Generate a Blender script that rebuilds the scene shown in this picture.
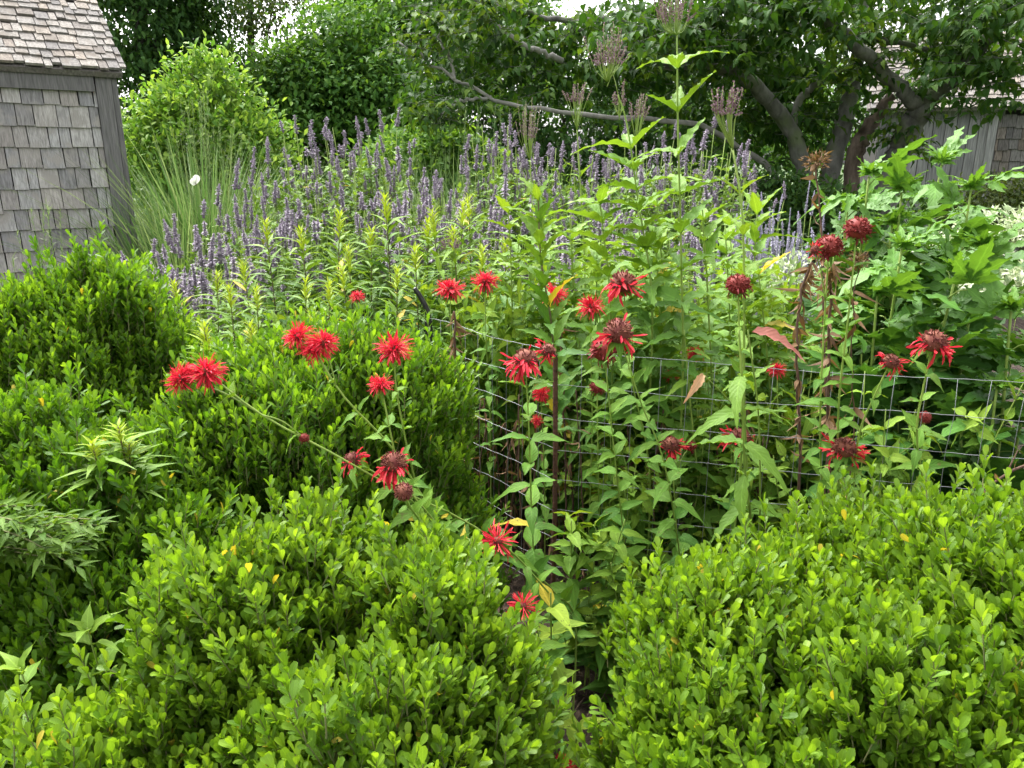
import bpy, math
import numpy as np
from math import radians as R, sin, cos, pi, tan, atan

# ------------------------------------------------------------------ camera, light, exposure
for o in list(bpy.data.objects):
    bpy.data.objects.remove(o)
sc = bpy.context.scene
COL = sc.collection
H, PITCH, F = 1.5, R(16), 770.0
cd = bpy.data.cameras.new("camera"); cam = bpy.data.objects.new("camera", cd); COL.objects.link(cam)
cam.location = (0, 0, H); cam.rotation_euler = (R(90) - PITCH, 0, 0)
cd.sensor_width = 36; cd.sensor_fit = 'HORIZONTAL'; cd.lens = 36 * F / 1024
cd.clip_start = 0.02; cd.clip_end = 3000
sc.camera = cam

SUN_EL, SUN_AZ = R(58), R(-35)          # azimuth from +Y towards +X
w = bpy.data.worlds.new("World"); sc.world = w; w.use_nodes = True
nt = w.node_tree; nt.nodes.clear()
sky = nt.nodes.new("ShaderNodeTexSky"); sky.sky_type = 'NISHITA'; sky.sun_disc = False
sky.sun_elevation = SUN_EL; sky.sun_rotation = SUN_AZ
sky.air_density = 1.0; sky.dust_density = 6.0; sky.ozone_density = 1.0
hsv = nt.nodes.new("ShaderNodeHueSaturation"); hsv.inputs['Saturation'].default_value = 0.12
bg = nt.nodes.new("ShaderNodeBackground"); bg.inputs['Strength'].default_value = 0.15
wo = nt.nodes.new("ShaderNodeOutputWorld")
nt.links.new(sky.outputs[0], hsv.inputs['Color']); nt.links.new(hsv.outputs[0], bg.inputs['Color'])
nt.links.new(bg.outputs[0], wo.inputs['Surface'])
sl = bpy.data.lights.new("sun", 'SUN'); sl.energy = 0.95; sl.angle = R(40); sl.color = (1.0, .96, .9)
so = bpy.data.objects.new("sun", sl); COL.objects.link(so)
so.rotation_euler = (pi / 2 - SUN_EL, 0, pi - SUN_AZ)
so.location = (0, 0, 20)
sc.view_settings.view_transform = 'Standard'; sc.view_settings.look = 'None'
sc.view_settings.gamma = 1; sc.view_settings.exposure = 2.12; sc.view_settings.use_curve_mapping = False
sc.render.engine = 'CYCLES'
sc.cycles.max_bounces = 7; sc.cycles.diffuse_bounces = 4; sc.cycles.transmission_bounces = 4
sc.cycles.transparent_max_bounces = 4

# ------------------------------------------------------------------ helpers
rng = np.random.default_rng(11)
def U(a, b, n=None): return rng.uniform(a, b, n)
def at(px, py, Y):
    """The point that stands Y metres ahead of the camera and shows at (px, py)."""
    dx, dy = (px - 512) / F, (384 - py) / F
    ry = cos(PITCH) + dy * sin(PITCH); rz = -sin(PITCH) + dy * cos(PITCH)
    s = Y / ry
    return np.array((dx * s, Y, H + rz * s))
def unit(v):
    v = np.asarray(v, float); return v / np.maximum(np.linalg.norm(v, axis=-1, keepdims=True), 1e-9)
def smooth_path(pts, n=12):
    pts = np.asarray(pts, float)
    if len(pts) < 3:
        t = np.linspace(0, 1, n)[:, None]; return pts[0] * (1 - t) + pts[-1] * t
    P = np.vstack([2 * pts[0] - pts[1], pts, 2 * pts[-1] - pts[-2]]); out = []
    per = max(2, int(round(n / (len(pts) - 1))))
    for i in range(1, len(P) - 2):
        for u in np.linspace(0, 1, per, endpoint=False):
            a, b, c, d = P[i - 1], P[i], P[i + 1], P[i + 2]
            out.append(.5 * (2 * b + (c - a) * u + (2 * a - 5 * b + 4 * c - d) * u ** 2 + (3 * b - a - 3 * c + d) * u ** 3))
    out.append(pts[-1]); return np.array(out)

class Acc:
    """Collects vertices, quads and a per-point tint (random, age, along, across) into ONE mesh."""
    def __init__(s): s.v, s.f, s.t, s.m, s.n = [], [], [], [], 0
    def add(s, v, f, t=None, mat=0):
        v = np.asarray(v, np.float32); f = np.asarray(f, np.int64)
        s.v.append(v); s.f.append(f + s.n); s.n += len(v)
        if t is None: t = np.tile((.5, .3, .5, .2), (len(v), 1))
        s.t.append(np.asarray(t, np.float32)); s.m.append(np.full(len(f), mat, np.int32))
    def inst(s, tm, P, X, Y, Z, rnd, age, mat=0):
        """tm: template; X, Y, Z: axes already scaled."""
        tv, tf, tt = tm; n, m = len(P), len(tv)
        if n == 0: return
        v = P[:, None, :] + tv[None, :, 0:1] * X[:, None, :] + tv[None, :, 1:2] * Y[:, None, :] + tv[None, :, 2:3] * Z[:, None, :]
        if tv.shape[1] > 3: v = v + tv[None, :, 3:4] * (unit(Z) * np.linalg.norm(X, axis=1, keepdims=True))[:, None, :]
        f = tf[None] + (np.arange(n) * m)[:, None, None]
        t = np.empty((n, m, 4), np.float32)
        t[:, :, 0] = np.broadcast_to(np.asarray(rnd), (n,))[:, None]; t[:, :, 1] = np.broadcast_to(np.asarray(age), (n,))[:, None]
        t[:, :, 2:] = tt[None]
        s.add(v.reshape(-1, 3), f.reshape(-1, tf.shape[1]), t.reshape(-1, 4), mat)
    def tube(s, path, r0, r1=None, sides=5, mat=0, rnd=.5, age=.3, wob=0):
        path = np.asarray(path, float); k = len(path)
        r = np.linspace(r0, r0 if r1 is None else r1, k) if np.isscalar(r0) else np.asarray(r0, float)
        if wob: r = r * (1 + U(-wob, wob, k))
        T = unit(np.gradient(path, axis=0)); ref = np.array((0, 0, 1.)) if abs(T[0, 2]) < .8 else np.array((1., 0, 0))
        A = unit(np.cross(T, ref)); B = np.cross(T, A)
        th = np.arange(sides) * 2 * pi / sides
        v = path[:, None] + r[:, None, None] * (cos_(th)[None, :, None] * A[:, None] + sin_(th)[None, :, None] * B[:, None])
        i = np.arange(k - 1)[:, None] * sides; j = np.arange(sides)[None]; j2 = (j + 1) % sides
        f = np.stack([i + j, i + j2, i + sides + j2, i + sides + j], -1).reshape(-1, 4)
        v = v.reshape(-1, 3); n = len(v)
        v = np.vstack([v, path[-1] + T[-1] * r[-1] * .4, path[0] - T[0] * r[0] * .2])
        e = [[(k - 1) * sides + a, (k - 1) * sides + (a + 1) % sides, n, n] for a in range(0, sides)]
        e2 = [[(a + 1) % sides, a, n + 1, n + 1] for a in range(sides)]
        t = np.zeros((len(v), 4)); t[:, 0] = rnd; t[:, 1] = age; t[:n, 2] = np.repeat(np.linspace(0, 1, k), sides); t[:, 3] = .2
        s.add(v, f, t, mat)
        # end caps as triangles stored apart
        s.tri = getattr(s, 'tri', []); base = s.n - len(v)
        s.tri += [[x + base for x in q[:3]] for q in e] + [[x + base for x in q[:3]] for q in e2]
        s.trim = getattr(s, 'trim', []) + [mat] * (len(e) + len(e2))
    def box(s, c, sx, sy, sz, ax=None, mat=0, rnd=.5, age=.3):
        """box centred at c; sx, sy, sz half sizes; ax 3x3 rows = axes"""
        ax = np.eye(3) if ax is None else np.asarray(ax, float)
        q = np.array([[x, y, z] for x in (-1, 1) for y in (-1, 1) for z in (-1, 1)], float) * (sx, sy, sz)
        v = np.asarray(c) + q @ ax
        f = [[0, 1, 3, 2], [4, 6, 7, 5], [0, 4, 5, 1], [2, 3, 7, 6], [0, 2, 6, 4], [1, 5, 7, 3]]
        t = np.zeros((8, 4)); t[:, 0] = rnd; t[:, 1] = age; t[:, 2] = (q[:, 2] > 0); t[:, 3] = (q[:, 0] > 0)
        s.add(v, f, t, mat)
    def build(s, name, mats, parent=None, loc=None, smooth=True):
        me = bpy.data.meshes.new(name)
        V = np.concatenate(s.v) if s.v else np.zeros((0, 3), np.float32)
        if loc is not None: V = V - np.asarray(loc, np.float32)
        Fq = np.concatenate(s.f).astype(np.int32); M = np.concatenate(s.m)
        tri = np.asarray(getattr(s, 'tri', []), np.int32).reshape(-1, 3)
        nl = Fq.size + tri.size; npoly = len(Fq) + len(tri)
        me.vertices.add(len(V)); me.vertices.foreach_set('co', V.astype(np.float32).ravel())
        me.loops.add(nl); me.loops.foreach_set('vertex_index', np.concatenate([Fq.ravel(), tri.ravel()]))
        me.polygons.add(npoly)
        st = np.concatenate([np.arange(len(Fq)) * 4, Fq.size + np.arange(len(tri)) * 3]).astype(np.int32)
        me.polygons.foreach_set('loop_start', st)
        if isinstance(mats, (list, tuple)):
            for m in mats: me.materials.append(m)
        else: me.materials.append(mats)
        me.polygons.foreach_set('material_index', np.concatenate([M, np.asarray(getattr(s, 'trim', []), np.int32)]).astype(np.int32))
        me.polygons.foreach_set('use_smooth', np.full(npoly, smooth))
        at_ = me.attributes.new('tint', 'FLOAT_COLOR', 'POINT')
        at_.data.foreach_set('color', np.concatenate(s.t).astype(np.float32).ravel())
        me.update(calc_edges=True); me.validate()
        o = bpy.data.objects.new(name, me); COL.objects.link(o)
        if parent is not None: o.parent = parent
        return o
cos_, sin_ = np.cos, np.sin

def tag(o, label=None, cat=None, group=None, kind=None):
    if label: o['label'] = label
    if cat: o['category'] = cat
    if group: o['group'] = group
    if kind: o['kind'] = kind
    return o
def thing(name, label, cat, loc=(0, 0, 0), group=None, rz=0, sc_=1):
    o = bpy.data.objects.new(name, None); COL.objects.link(o); o.empty_display_size = .05
    o.location = [float(x) for x in loc]; o.rotation_euler = (0, 0, rz); o.scale = (sc_,) * 3
    return tag(o, label, cat, group)
def copy_tree(o, parent=None):
    c = o.copy(); COL.objects.link(c)
    if parent is not None: c.parent = parent
    for ch in list(o.children): copy_tree(ch, c)
    return c

# ------------------------------------------------------------------ templates
def leaf_tm(widths, fold=.25, curl=.25, serr=0., cup=0., twist=0., wave=0.):
    n = len(widths) - 1; V, T = [], []
    for i, wd in enumerate(widths):
        y = i / n; z = -curl * y * y + cup * sin(pi * y)
        ww = wd * (1 + (serr if i % 2 else -serr) * (0 < i < n))
        a = twist * y
        for k, sx in enumerate((-1, 0, 1)):
            x = sx * ww * .5; zz = 0.
            zz += wave * sin(i * 2.1 + sx) * abs(sx) * .06
            V.append((x * cos(a), y, z + zz, fold * abs(x) * 1.1 + x * sin(a))); T.append((y, (0.0 if sx == 0 else 1.0)))
    Fc = []
    for i in range(n):
        for k in (0, 1):
            a = i * 3 + k; Fc.append((a, a + 1, a + 4, a + 3))
    return np.array(V), np.array(Fc), np.array(T)
OBOV = [.12, .36, .72, .98, 1.0, .60]
LANC = [.1, .55, .95, .9, .6, .28, .03]
OVAT = [.12, .8, 1.0, .92, .7, .42, .16, .02]
SERR = [.1, .5, .72, .92, .9, .92, .78, .7, .52, .45, .28, .2, .03]
inkberry = [leaf_tm(OBOV, f, c, cup=u) for f, c, u in ((.35, .05, .04), (.3, .18, .0), (.45, -.05, .05), (.25, .1, -.03))]
lance = [leaf_tm(LANC, f, c) for f, c in ((.5, .25), (.4, .5), (.5, .05), (.3, .7))]
ovate = [leaf_tm(OVAT, f, c, wave=.6) for f, c in ((.4, .3), (.3, .55), (.5, .1), (.2, .8))]
serrate = [leaf_tm(SERR, f, c, serr=.07, wave=.5) for f, c in ((.4, .35), (.3, .6), (.5, .1))]
small = [leaf_tm([.15, .85, .9, .1], f, c) for f, c in ((.4, .2), (.2, .5), (.5, -.1))]
blade = [leaf_tm([.7, 1, .9, .75, .55, .3, .05], .3, c) for c in (.5, .9, .25)]
petal = [leaf_tm([.45, .5, .55, .7, 1.0, .35], .8, c, twist=t) for c, t in ((.35, .2), (.75, -.3), (.1, .5), (-.35, .2))]
def lobed_tm(curl):
    """A deeply cut leaf: five toothed lobes fanned from one petiole."""
    V, Fc, T, n = [], [], [], 0
    for ang, ln, by in ((0, 1, .18), (38, .72, .16), (-38, .72, .16), (80, .52, .12), (-80, .52, .12)):
        tv, tf, tt = leaf_tm([.12, .42, .5, .66, .56, .62, .4, .36, .16, .02], .35, curl * .6, serr=.17, wave=.7)
        a = R(ang); v = tv.copy(); v[:, 0] *= .58
        v *= ln * .82
        x = v[:, 0] * cos(a) + v[:, 1] * sin(a); y = -v[:, 0] * sin(a) + v[:, 1] * cos(a)
        z = v[:, 2] - curl * .35 * abs(x) + abs(ang) * .0004
        V.append(np.stack([x, y + by, z - curl * .3 * (y + by) ** 2, v[:, 3] * .55], 1)); Fc.append(tf + n); T.append(tt); n += len(tv)
    return np.vstack(V), np.vstack(Fc), np.vstack(T)
lobed = [lobed_tm(.4), lobed_tm(.8), lobed_tm(.1)]
def prism_tm(sides=4, taper=.6):
    th = np.arange(sides) * 2 * pi / sides
    V = [(cos(a), 0, sin(a)) for a in th] + [(cos(a) * taper, 1, sin(a) * taper) for a in th]
    Fc = [(j, (j + 1) % sides, sides + (j + 1) % sides, sides + j) for j in range(sides)]
    return np.array(V), np.array(Fc), np.array([(v[1], .2) for v in V])
stick = prism_tm(4)
def ball_tm(nu=8, nv=5):
    V = [(cos(2 * pi * i / nu) * sin(pi * (j + .5) / nv * 1), sin(2 * pi * i / nu) * sin(pi * (j + .5) / nv), -cos(pi * (j + .5) / nv)) for j in range(nv) for i in range(nu)]
    Fc = [(j * nu + i, j * nu + (i + 1) % nu, (j + 1) * nu + (i + 1) % nu, (j + 1) * nu + i) for j in range(nv - 1) for i in range(nu)]
    for j in (0, nv - 1):
        b = j * nu
        for i in range(0, nu - 2, 2):
            q = (b, b + i + 1, b + i + 2, b + (i + 3) % nu)
            if len(set(q)) == 4: Fc.append(q if j else q[::-1])
    return np.array(V), np.array(Fc), np.array([((v[2] + 1) / 2, .2) for v in V])
ball = ball_tm(); tinyball = ball_tm(5, 4)

def put_leaves(acc, tms, P, D, N, ln, wd, rnd, age, mat=0):
    """leaves at P pointing along D with upper side N"""
    P = np.atleast_2d(P); n = len(P)
    D = unit(np.atleast_2d(D)); X = unit(np.cross(D, np.broadcast_to(N, D.shape))); Z = np.cross(X, D)
    ln = np.broadcast_to(ln, (n,)); wd = np.broadcast_to(wd, (n,)); rnd = np.broadcast_to(rnd, (n,)); age = np.broadcast_to(age, (n,))
    pick = rng.integers(0, len(tms), n)
    for k, tm in enumerate(tms):
        i = pick == k
        acc.inst(tm, P[i], X[i] * wd[i, None], D[i] * ln[i, None], Z[i] * ln[i, None], rnd[i], age[i], mat)
def put_sticks(acc, P, D, ln, r, rnd=.5, age=.3, mat=0):
    P = np.atleast_2d(P); n = len(P); D = unit(np.atleast_2d(D))
    ref = np.where(np.abs(D[:, 2:3]) < .9, np.array((0, 0, 1.)), np.array((1., 0, 0)))
    X = unit(np.cross(D, ref)); Z = np.cross(X, D)
    ln = np.broadcast_to(ln, (n,)); r = np.broadcast_to(r, (n,))
    acc.inst(stick, P, X * r[:, None], D * ln[:, None], Z * r[:, None], rnd, age, mat)

# ------------------------------------------------------------------ materials
def newmat(name):
    m = bpy.data.materials.new(name); m.use_nodes = True; t = m.node_tree; t.nodes.clear()
    out = t.nodes.new("ShaderNodeOutputMaterial"); return m, t, out
def mixc(t, a, b, f, mode='MIX'):
    n = t.nodes.new("ShaderNodeMix"); n.data_type = 'RGBA'; n.blend_type = mode; n.clamp_factor = True
    for s_, v in ((0, f), (6, a), (7, b)):
        if isinstance(v, (int, float)): n.inputs[s_].default_value = v
        elif isinstance(v, tuple): n.inputs[s_].default_value = (*v, 1)
        else: t.links.new(v, n.inputs[s_])
    return n.outputs[2]
def tint_nodes(t):
    a = t.nodes.new("ShaderNodeAttribute"); a.attribute_name = 'tint'
    s = t.nodes.new("ShaderNodeSeparateColor"); t.links.new(a.outputs['Color'], s.inputs[0])
    return s.outputs[0], s.outputs[1], s.outputs[2], a.outputs['Alpha']
def ramp(t, f, stops):
    n = t.nodes.new("ShaderNodeValToRGB"); e = n.color_ramp.elements
    while len(e) < len(stops): e.new(.5)
    for el, (p, c) in zip(e, stops): el.position = p; el.color = (*c, 1)
    t.links.new(f, n.inputs[0]); return n.outputs[0]
def noise(t, scale, detail=4, coord='Object', rough=.55, dist=0, stretch=None):
    tc = t.nodes.new("ShaderNodeTexCoord"); n = t.nodes.new("ShaderNodeTexNoise")
    n.inputs['Scale'].default_value = scale; n.inputs['Detail'].default_value = detail; n.inputs['Roughness'].default_value = rough
    n.inputs['Distortion'].default_value = dist
    if stretch:
        mp = t.nodes.new("ShaderNodeMapping"); mp.inputs['Scale'].default_value = stretch
        t.links.new(tc.outputs[coord], mp.inputs[0]); t.links.new(mp.outputs[0], n.inputs['Vector'])
    else: t.links.new(tc.outputs[coord], n.inputs['Vector'])
    return n.outputs[0]
def leaf_mat(name, dark, light, young, vein=.35, trans=.3, rough=.42, spot=None, spec=.3, patch=6., ttint=(1.5, 1.35, .5)):
    m, t, out = newmat(name); r, g, al, ac = tint_nodes(t)
    c = mixc(t, dark, light, r); c = mixc(t, c, young, g)
    gt = t.nodes.new("ShaderNodeMath"); gt.operation = 'GREATER_THAN'; gt.inputs[1].default_value = 1.5; t.links.new(g, gt.inputs[0])
    c = mixc(t, c, (.50, .40, .05), gt.outputs[0])
    nz = noise(t, patch, 2); c = mixc(t, c, mixc(t, c, (.7, .75, .6), 1.0, 'MULTIPLY'), nz)
    if spot:
        n2 = noise(t, 90, 3); rr = ramp(t, n2, [(.62, (0, 0, 0)), (.70, (1, 1, 1))]); c = mixc(t, c, spot, rr)
    if vein:
        vr = ramp(t, ac, [(.0, (1, 1, 1)), (.16, (0, 0, 0))])
        mu = t.nodes.new("ShaderNodeMath"); mu.operation = 'MULTIPLY'; mu.inputs[1].default_value = vein; t.links.new(vr, mu.inputs[0])
        c = mixc(t, c, mixc(t, c, (1.9, 1.8, 2.2), 1.0, 'MULTIPLY'), mu.outputs[0])
    p = t.nodes.new("ShaderNodeBsdfPrincipled"); t.links.new(c, p.inputs['Base Color'])
    p.inputs['Roughness'].default_value = rough; p.inputs['Specular IOR Level'].default_value = spec
    if vein:
        wv = t.nodes.new("ShaderNodeMath"); wv.operation = 'MULTIPLY_ADD'; t.links.new(al, wv.inputs[0]); wv.inputs[1].default_value = 55
        ml = t.nodes.new("ShaderNodeMath"); ml.operation = 'MULTIPLY'; ml.inputs[1].default_value = -14; t.links.new(ac, ml.inputs[0]); t.links.new(ml.outputs[0], wv.inputs[2])
        sn = t.nodes.new("ShaderNodeMath"); sn.operation = 'SINE'; t.links.new(wv.outputs[0], sn.inputs[0])
        bp = t.nodes.new("ShaderNodeBump"); bp.inputs['Strength'].default_value = .15; bp.inputs['Distance'].default_value = .003
        t.links.new(sn.outputs[0], bp.inputs['Height']); t.links.new(bp.outputs[0], p.inputs['Normal'])
    tr = t.nodes.new("ShaderNodeBsdfTranslucent")
    tc = mixc(t, c, ttint, 1.0, 'MULTIPLY'); t.links.new(tc, tr.inputs['Color'])
    mx = t.nodes.new("ShaderNodeMixShader"); mx.inputs[0].default_value = trans
    t.links.new(p.outputs[0], mx.inputs[1]); t.links.new(tr.outputs[0], mx.inputs[2]); t.links.new(mx.outputs[0], out.inputs[0])
    return m
def plain_mat(name, a, b, scale=20, rough=.7, stretch=None, metal=0, bump=0, bscale=None, c3=None, spec=.4, warm=None):
    m, t, out = newmat(name); r, g, al, ac = tint_nodes(t)
    nz = noise(t, scale, 5, stretch=stretch)
    c = mixc(t, a, b, ramp(t, nz, [(.32, (0, 0, 0)), (.68, (1, 1, 1))]))
    c = mixc(t, c, mixc(t, c, (.55, .55, .58), 1.0, 'MULTIPLY'), r)
    if warm: c = mixc(t, c, mixc(t, c, warm, 1.0, 'MULTIPLY'), g)
    if c3: c = mixc(t, c, c3, ramp(t, noise(t, scale * .35, 3), [(.5, (0, 0, 0)), (.65, (1, 1, 1))]))
    p = t.nodes.new("ShaderNodeBsdfPrincipled"); t.links.new(c, p.inputs['Base Color'])
    p.inputs['Roughness'].default_value = rough; p.inputs['Metallic'].default_value = metal; p.inputs['Specular IOR Level'].default_value = spec
    if bump:
        bp = t.nodes.new("ShaderNodeBump"); bp.inputs['Strength'].default_value = bump; bp.inputs['Distance'].default_value = .02
        t.links.new(noise(t, bscale or scale, 6, stretch=stretch), bp.inputs['Height']); t.links.new(bp.outputs[0], p.inputs['Normal'])
    t.links.new(p.outputs[0], out.inputs[0]); return m

M = {}
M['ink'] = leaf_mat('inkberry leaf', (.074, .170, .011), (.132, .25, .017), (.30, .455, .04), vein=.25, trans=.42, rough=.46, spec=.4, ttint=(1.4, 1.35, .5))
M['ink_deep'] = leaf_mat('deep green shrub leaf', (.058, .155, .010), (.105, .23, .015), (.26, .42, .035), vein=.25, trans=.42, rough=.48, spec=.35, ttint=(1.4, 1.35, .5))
M['spray'] = leaf_mat('dull shrub leaf', (.050, .115, .012), (.09, .18, .02), (.2, .3, .05), trans=.28, spec=.15, rough=.55)
M['golden'] = leaf_mat('goldenrod leaf', (.050, .15, .022), (.10, .235, .035), (.38, .48, .05), vein=.3, rough=.55, spec=.2)
M['balm'] = leaf_mat('bee balm leaf', (.052, .150, .022), (.11, .25, .034), (.31, .43, .05), vein=.4, spot=(.10, .12, .03), rough=.6, spec=.14)
M['iron'] = leaf_mat('tall stem leaf', (.085, .205, .028), (.145, .29, .042), (.30, .42, .05), vein=.4, spec=.2, rough=.55)
M['palebark'] = plain_mat('pale dead bark', (.20, .195, .17), (.36, .35, .31), 12, .9, bump=.6)
M['oldshingle'] = plain_mat('old dark shingle', (.07, .066, .062), (.20, .19, .185), 16, .95, stretch=(5, 5, .5), bump=.4, warm=(1.1, .95, .82))
M['hyssop'] = leaf_mat('hyssop leaf', (.07, .17, .03), (.13, .26, .05), (.25, .38, .07), vein=.3, spec=.2, rough=.55)
M['cone'] = leaf_mat('cutleaf leaf', (.036, .115, .022), (.072, .19, .036), (.15, .30, .045), vein=.4, rough=.5, spec=.25, trans=.28)
M['beech'] = leaf_mat('dark tree leaf', (.022, .066, .012), (.05, .125, .02), (.16, .25, .04), vein=0, trans=.32, rough=.6, spec=.15)
M['thicket'] = leaf_mat('thicket leaf', (.05, .135, .03), (.10, .23, .045), (.20, .35, .07), vein=0, trans=.4, patch=1.5, rough=.6, spec=.15)
M['dark'] = leaf_mat('dark evergreen leaf', (.028, .075, .02), (.052, .125, .03), (.10, .19, .04), vein=0, trans=.3, patch=1.5, rough=.6, spec=.15)
M['olive'] = leaf_mat('olive tree leaf', (.035, .065, .018), (.07, .105, .028), (.13, .17, .05), vein=0, trans=.3, patch=1.5, rough=.6, spec=.15)
M['lime'] = leaf_mat('lime shrub leaf', (.09, .21, .035), (.18, .34, .055), (.38, .53, .11), vein=0, trans=.35, rough=.55, spec=.2, ttint=(1.3, 1.3, .6))
M['grassy'] = leaf_mat('grass blade', (.08, .17, .05), (.15, .26, .085), (.32, .38, .2), vein=0, trans=.3, rough=.6, spec=.2, ttint=(1.2, 1.2, .8))
M['pale'] = leaf_mat('variegated leaf', (.20, .30, .11), (.48, .56, .34), (.76, .79, .64), vein=.2, trans=.3, ttint=(1.1, 1.1, .9))
M['silver'] = leaf_mat('silvery leaf', (.16, .21, .15), (.26, .32, .22), (.36, .4, .3), vein=0, trans=.2)
M['brownleaf'] = leaf_mat('withered leaf', (.09, .045, .025), (.2, .11, .06), (.36, .22, .12), vein=.2, trans=.15, rough=.7)
M['pinkleaf'] = leaf_mat('turning leaf', (.50, .13, .13), (.62, .30, .24), (.62, .42, .20), vein=.3, trans=.3, rough=.6, ttint=(1.1, .9, .9))
M['red'] = leaf_mat('scarlet petal', (.58, .008, .03), (.80, .022, .065), (.86, .10, .10), vein=0, trans=.32, rough=.55, ttint=(1.2, 1.0, 1.3))
M['maroon'] = leaf_mat('maroon petal', (.13, .009, .014), (.28, .018, .026), (.36, .08, .05), vein=0, trans=.15, rough=.6, ttint=(1.2, 1, 1))
M['disc'] = plain_mat('seed head', (.14, .022, .02), (.25, .085, .045), 60, .8)
M['purple'] = leaf_mat('purple floret', (.23, .185, .26), (.50, .43, .56), (.70, .63, .74), vein=0, trans=.22, rough=.8, ttint=(1.05, 1, 1.1))
M['lilac'] = leaf_mat('lilac floret', (.40, .37, .52), (.55, .51, .66), (.68, .65, .76), vein=0, trans=.2, rough=.8, ttint=(1, 1, 1.1))
M['mauve'] = leaf_mat('mauve bud', (.11, .06, .07), (.23, .13, .16), (.42, .28, .36), vein=0, trans=.2, rough=.7, ttint=(1, 1, 1))
M['stem'] = plain_mat('green stem', (.20, .31, .05), (.29, .39, .075), 30, .55)
M['redstem'] = plain_mat('reddish stem', (.10, .06, .035), (.16, .16, .05), 30, .6)
M['twig'] = plain_mat('twig', (.13, .15, .05), (.22, .22, .09), 40, .8)
M['dry'] = plain_mat('dry stalk', (.075, .04, .028), (.17, .10, .065), 40, .9)
M['bark'] = plain_mat('bark', (.075, .075, .063), (.22, .22, .19), 10, .9, stretch=(1, 1, .5), bump=1., bscale=22, c3=(.11, .135, .07))
M['darkbark'] = plain_mat('dark bark', (.05, .042, .034), (.10, .085, .07), 9, .9, bump=.5)
M['rotwood'] = plain_mat('rotten wood', (.06, .042, .03), (.22, .17, .13), 14, .95, stretch=(1, 1, .3), bump=1.)
M['shingle'] = plain_mat('weathered shingle', (.25, .245, .24), (.50, .49, .485), 26, .9, stretch=(4, 4, .35), bump=.35, bscale=60, c3=(.31, .29, .27), warm=(1.04, .97, .90))
M['roofsh'] = plain_mat('roof shingle', (.15, .14, .128), (.34, .318, .292), 22, .95, stretch=(3, 3, .6), bump=.4, bscale=60, c3=(.15, .13, .11), warm=(1.04, .95, .86))
M['board'] = plain_mat('weathered board', (.14, .135, .13), (.27, .26, .25), 18, .9, stretch=(6, 6, .4), bump=.3)
M['paleboard'] = plain_mat('pale board', (.14, .14, .14), (.32, .315, .315), 10, .9, stretch=(6, 6, .3), bump=.3)
M['backing'] = plain_mat('sheathing', (.03, .028, .026), (.05, .045, .04), 10, .9)
M['wire'] = plain_mat('galvanised wire', (.24, .25, .26), (.36, .37, .38), 60, .5, metal=.4)
M['rust'] = plain_mat('rusty bar', (.06, .028, .018), (.14, .06, .035), 90, .85, bump=.4)
M['blackmetal'] = plain_mat('black painted metal', (.012, .012, .013), (.03, .03, .03), 40, .4)
M['white'] = leaf_mat('butterfly wing', (.78, .79, .74), (.82, .83, .78), (.82, .83, .78), vein=0, trans=.3, rough=.8, ttint=(1, 1, 1))
M['soil'] = plain_mat('mulch soil', (.022, .014, .009), (.065, .042, .028), 35, .95, bump=1., c3=(.085, .058, .04))
M['chip'] = plain_mat('mulch chip', (.05, .032, .021), (.15, .105, .07), 30, .95)
M['lawn'] = plain_mat('lawn', (.04, .08, .018), (.08, .13, .03), 3, .95, bump=.6, bscale=80)

# ------------------------------------------------------------------ ground
def sheet(name, x0, x1, y0, y1, z, mat, nx=2, ny=2, amp=0):
    a = Acc(); xs, ys = np.linspace(x0, x1, nx), np.linspace(y0, y1, ny)
    gx, gy = np.meshgrid(xs, ys); gz = np.full(gx.shape, z)
    if amp: gz = gz + amp * (np.sin(gx * 7 + 2 * np.sin(gy * 5)) * np.sin(gy * 6.3 + gx) * .5 + U(-.5, .5, gx.shape))
    i = (np.arange(ny - 1)[:, None] * nx + np.arange(nx - 1)[None]).ravel()
    a.add(np.stack([gx.ravel(), gy.ravel(), gz.ravel()], 1), np.stack([i, i + 1, i + nx + 1, i + nx], 1))
    o = a.build(name, mat); return o
tag(sheet('ground', -400, 400, -40, 800, -.02, M['lawn']), kind='structure')
tag(sheet('garden_bed', -5, 5, -1, 8, .03, M['soil'], 140, 140, .025), kind='structure')
a = Acc(); n = 4200
P = np.stack([U(-.7, 1.6, n), U(.9, 3.6, n), U(.045, .065, n)], 1); th = U(0, 2 * pi, n)
put_leaves(a, small + lance, P, np.stack([cos_(th), sin_(th), U(-.25, .35, n)], 1), np.stack([U(-.4, .4, n), U(-.4, .4, n), np.ones(n)], 1), U(.015, .06, n), U(.004, .014, n), U(0, 1, n), 0.3)
n = 260; P = np.stack([U(-.5, 1.3, n), U(1.2, 3.2, n), U(.05, .08, n)], 1); th = U(0, 2 * pi, n)
put_sticks(a, P, np.stack([cos_(th), sin_(th), U(-.1, .25, n)], 1), U(.06, .28, n), U(.001, .0025, n), .1)
tag(a.build('bark_mulch', M['chip']), 'brown mulch of bark chips and dry stalks on the soil', 'mulch', kind='stuff')

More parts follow.
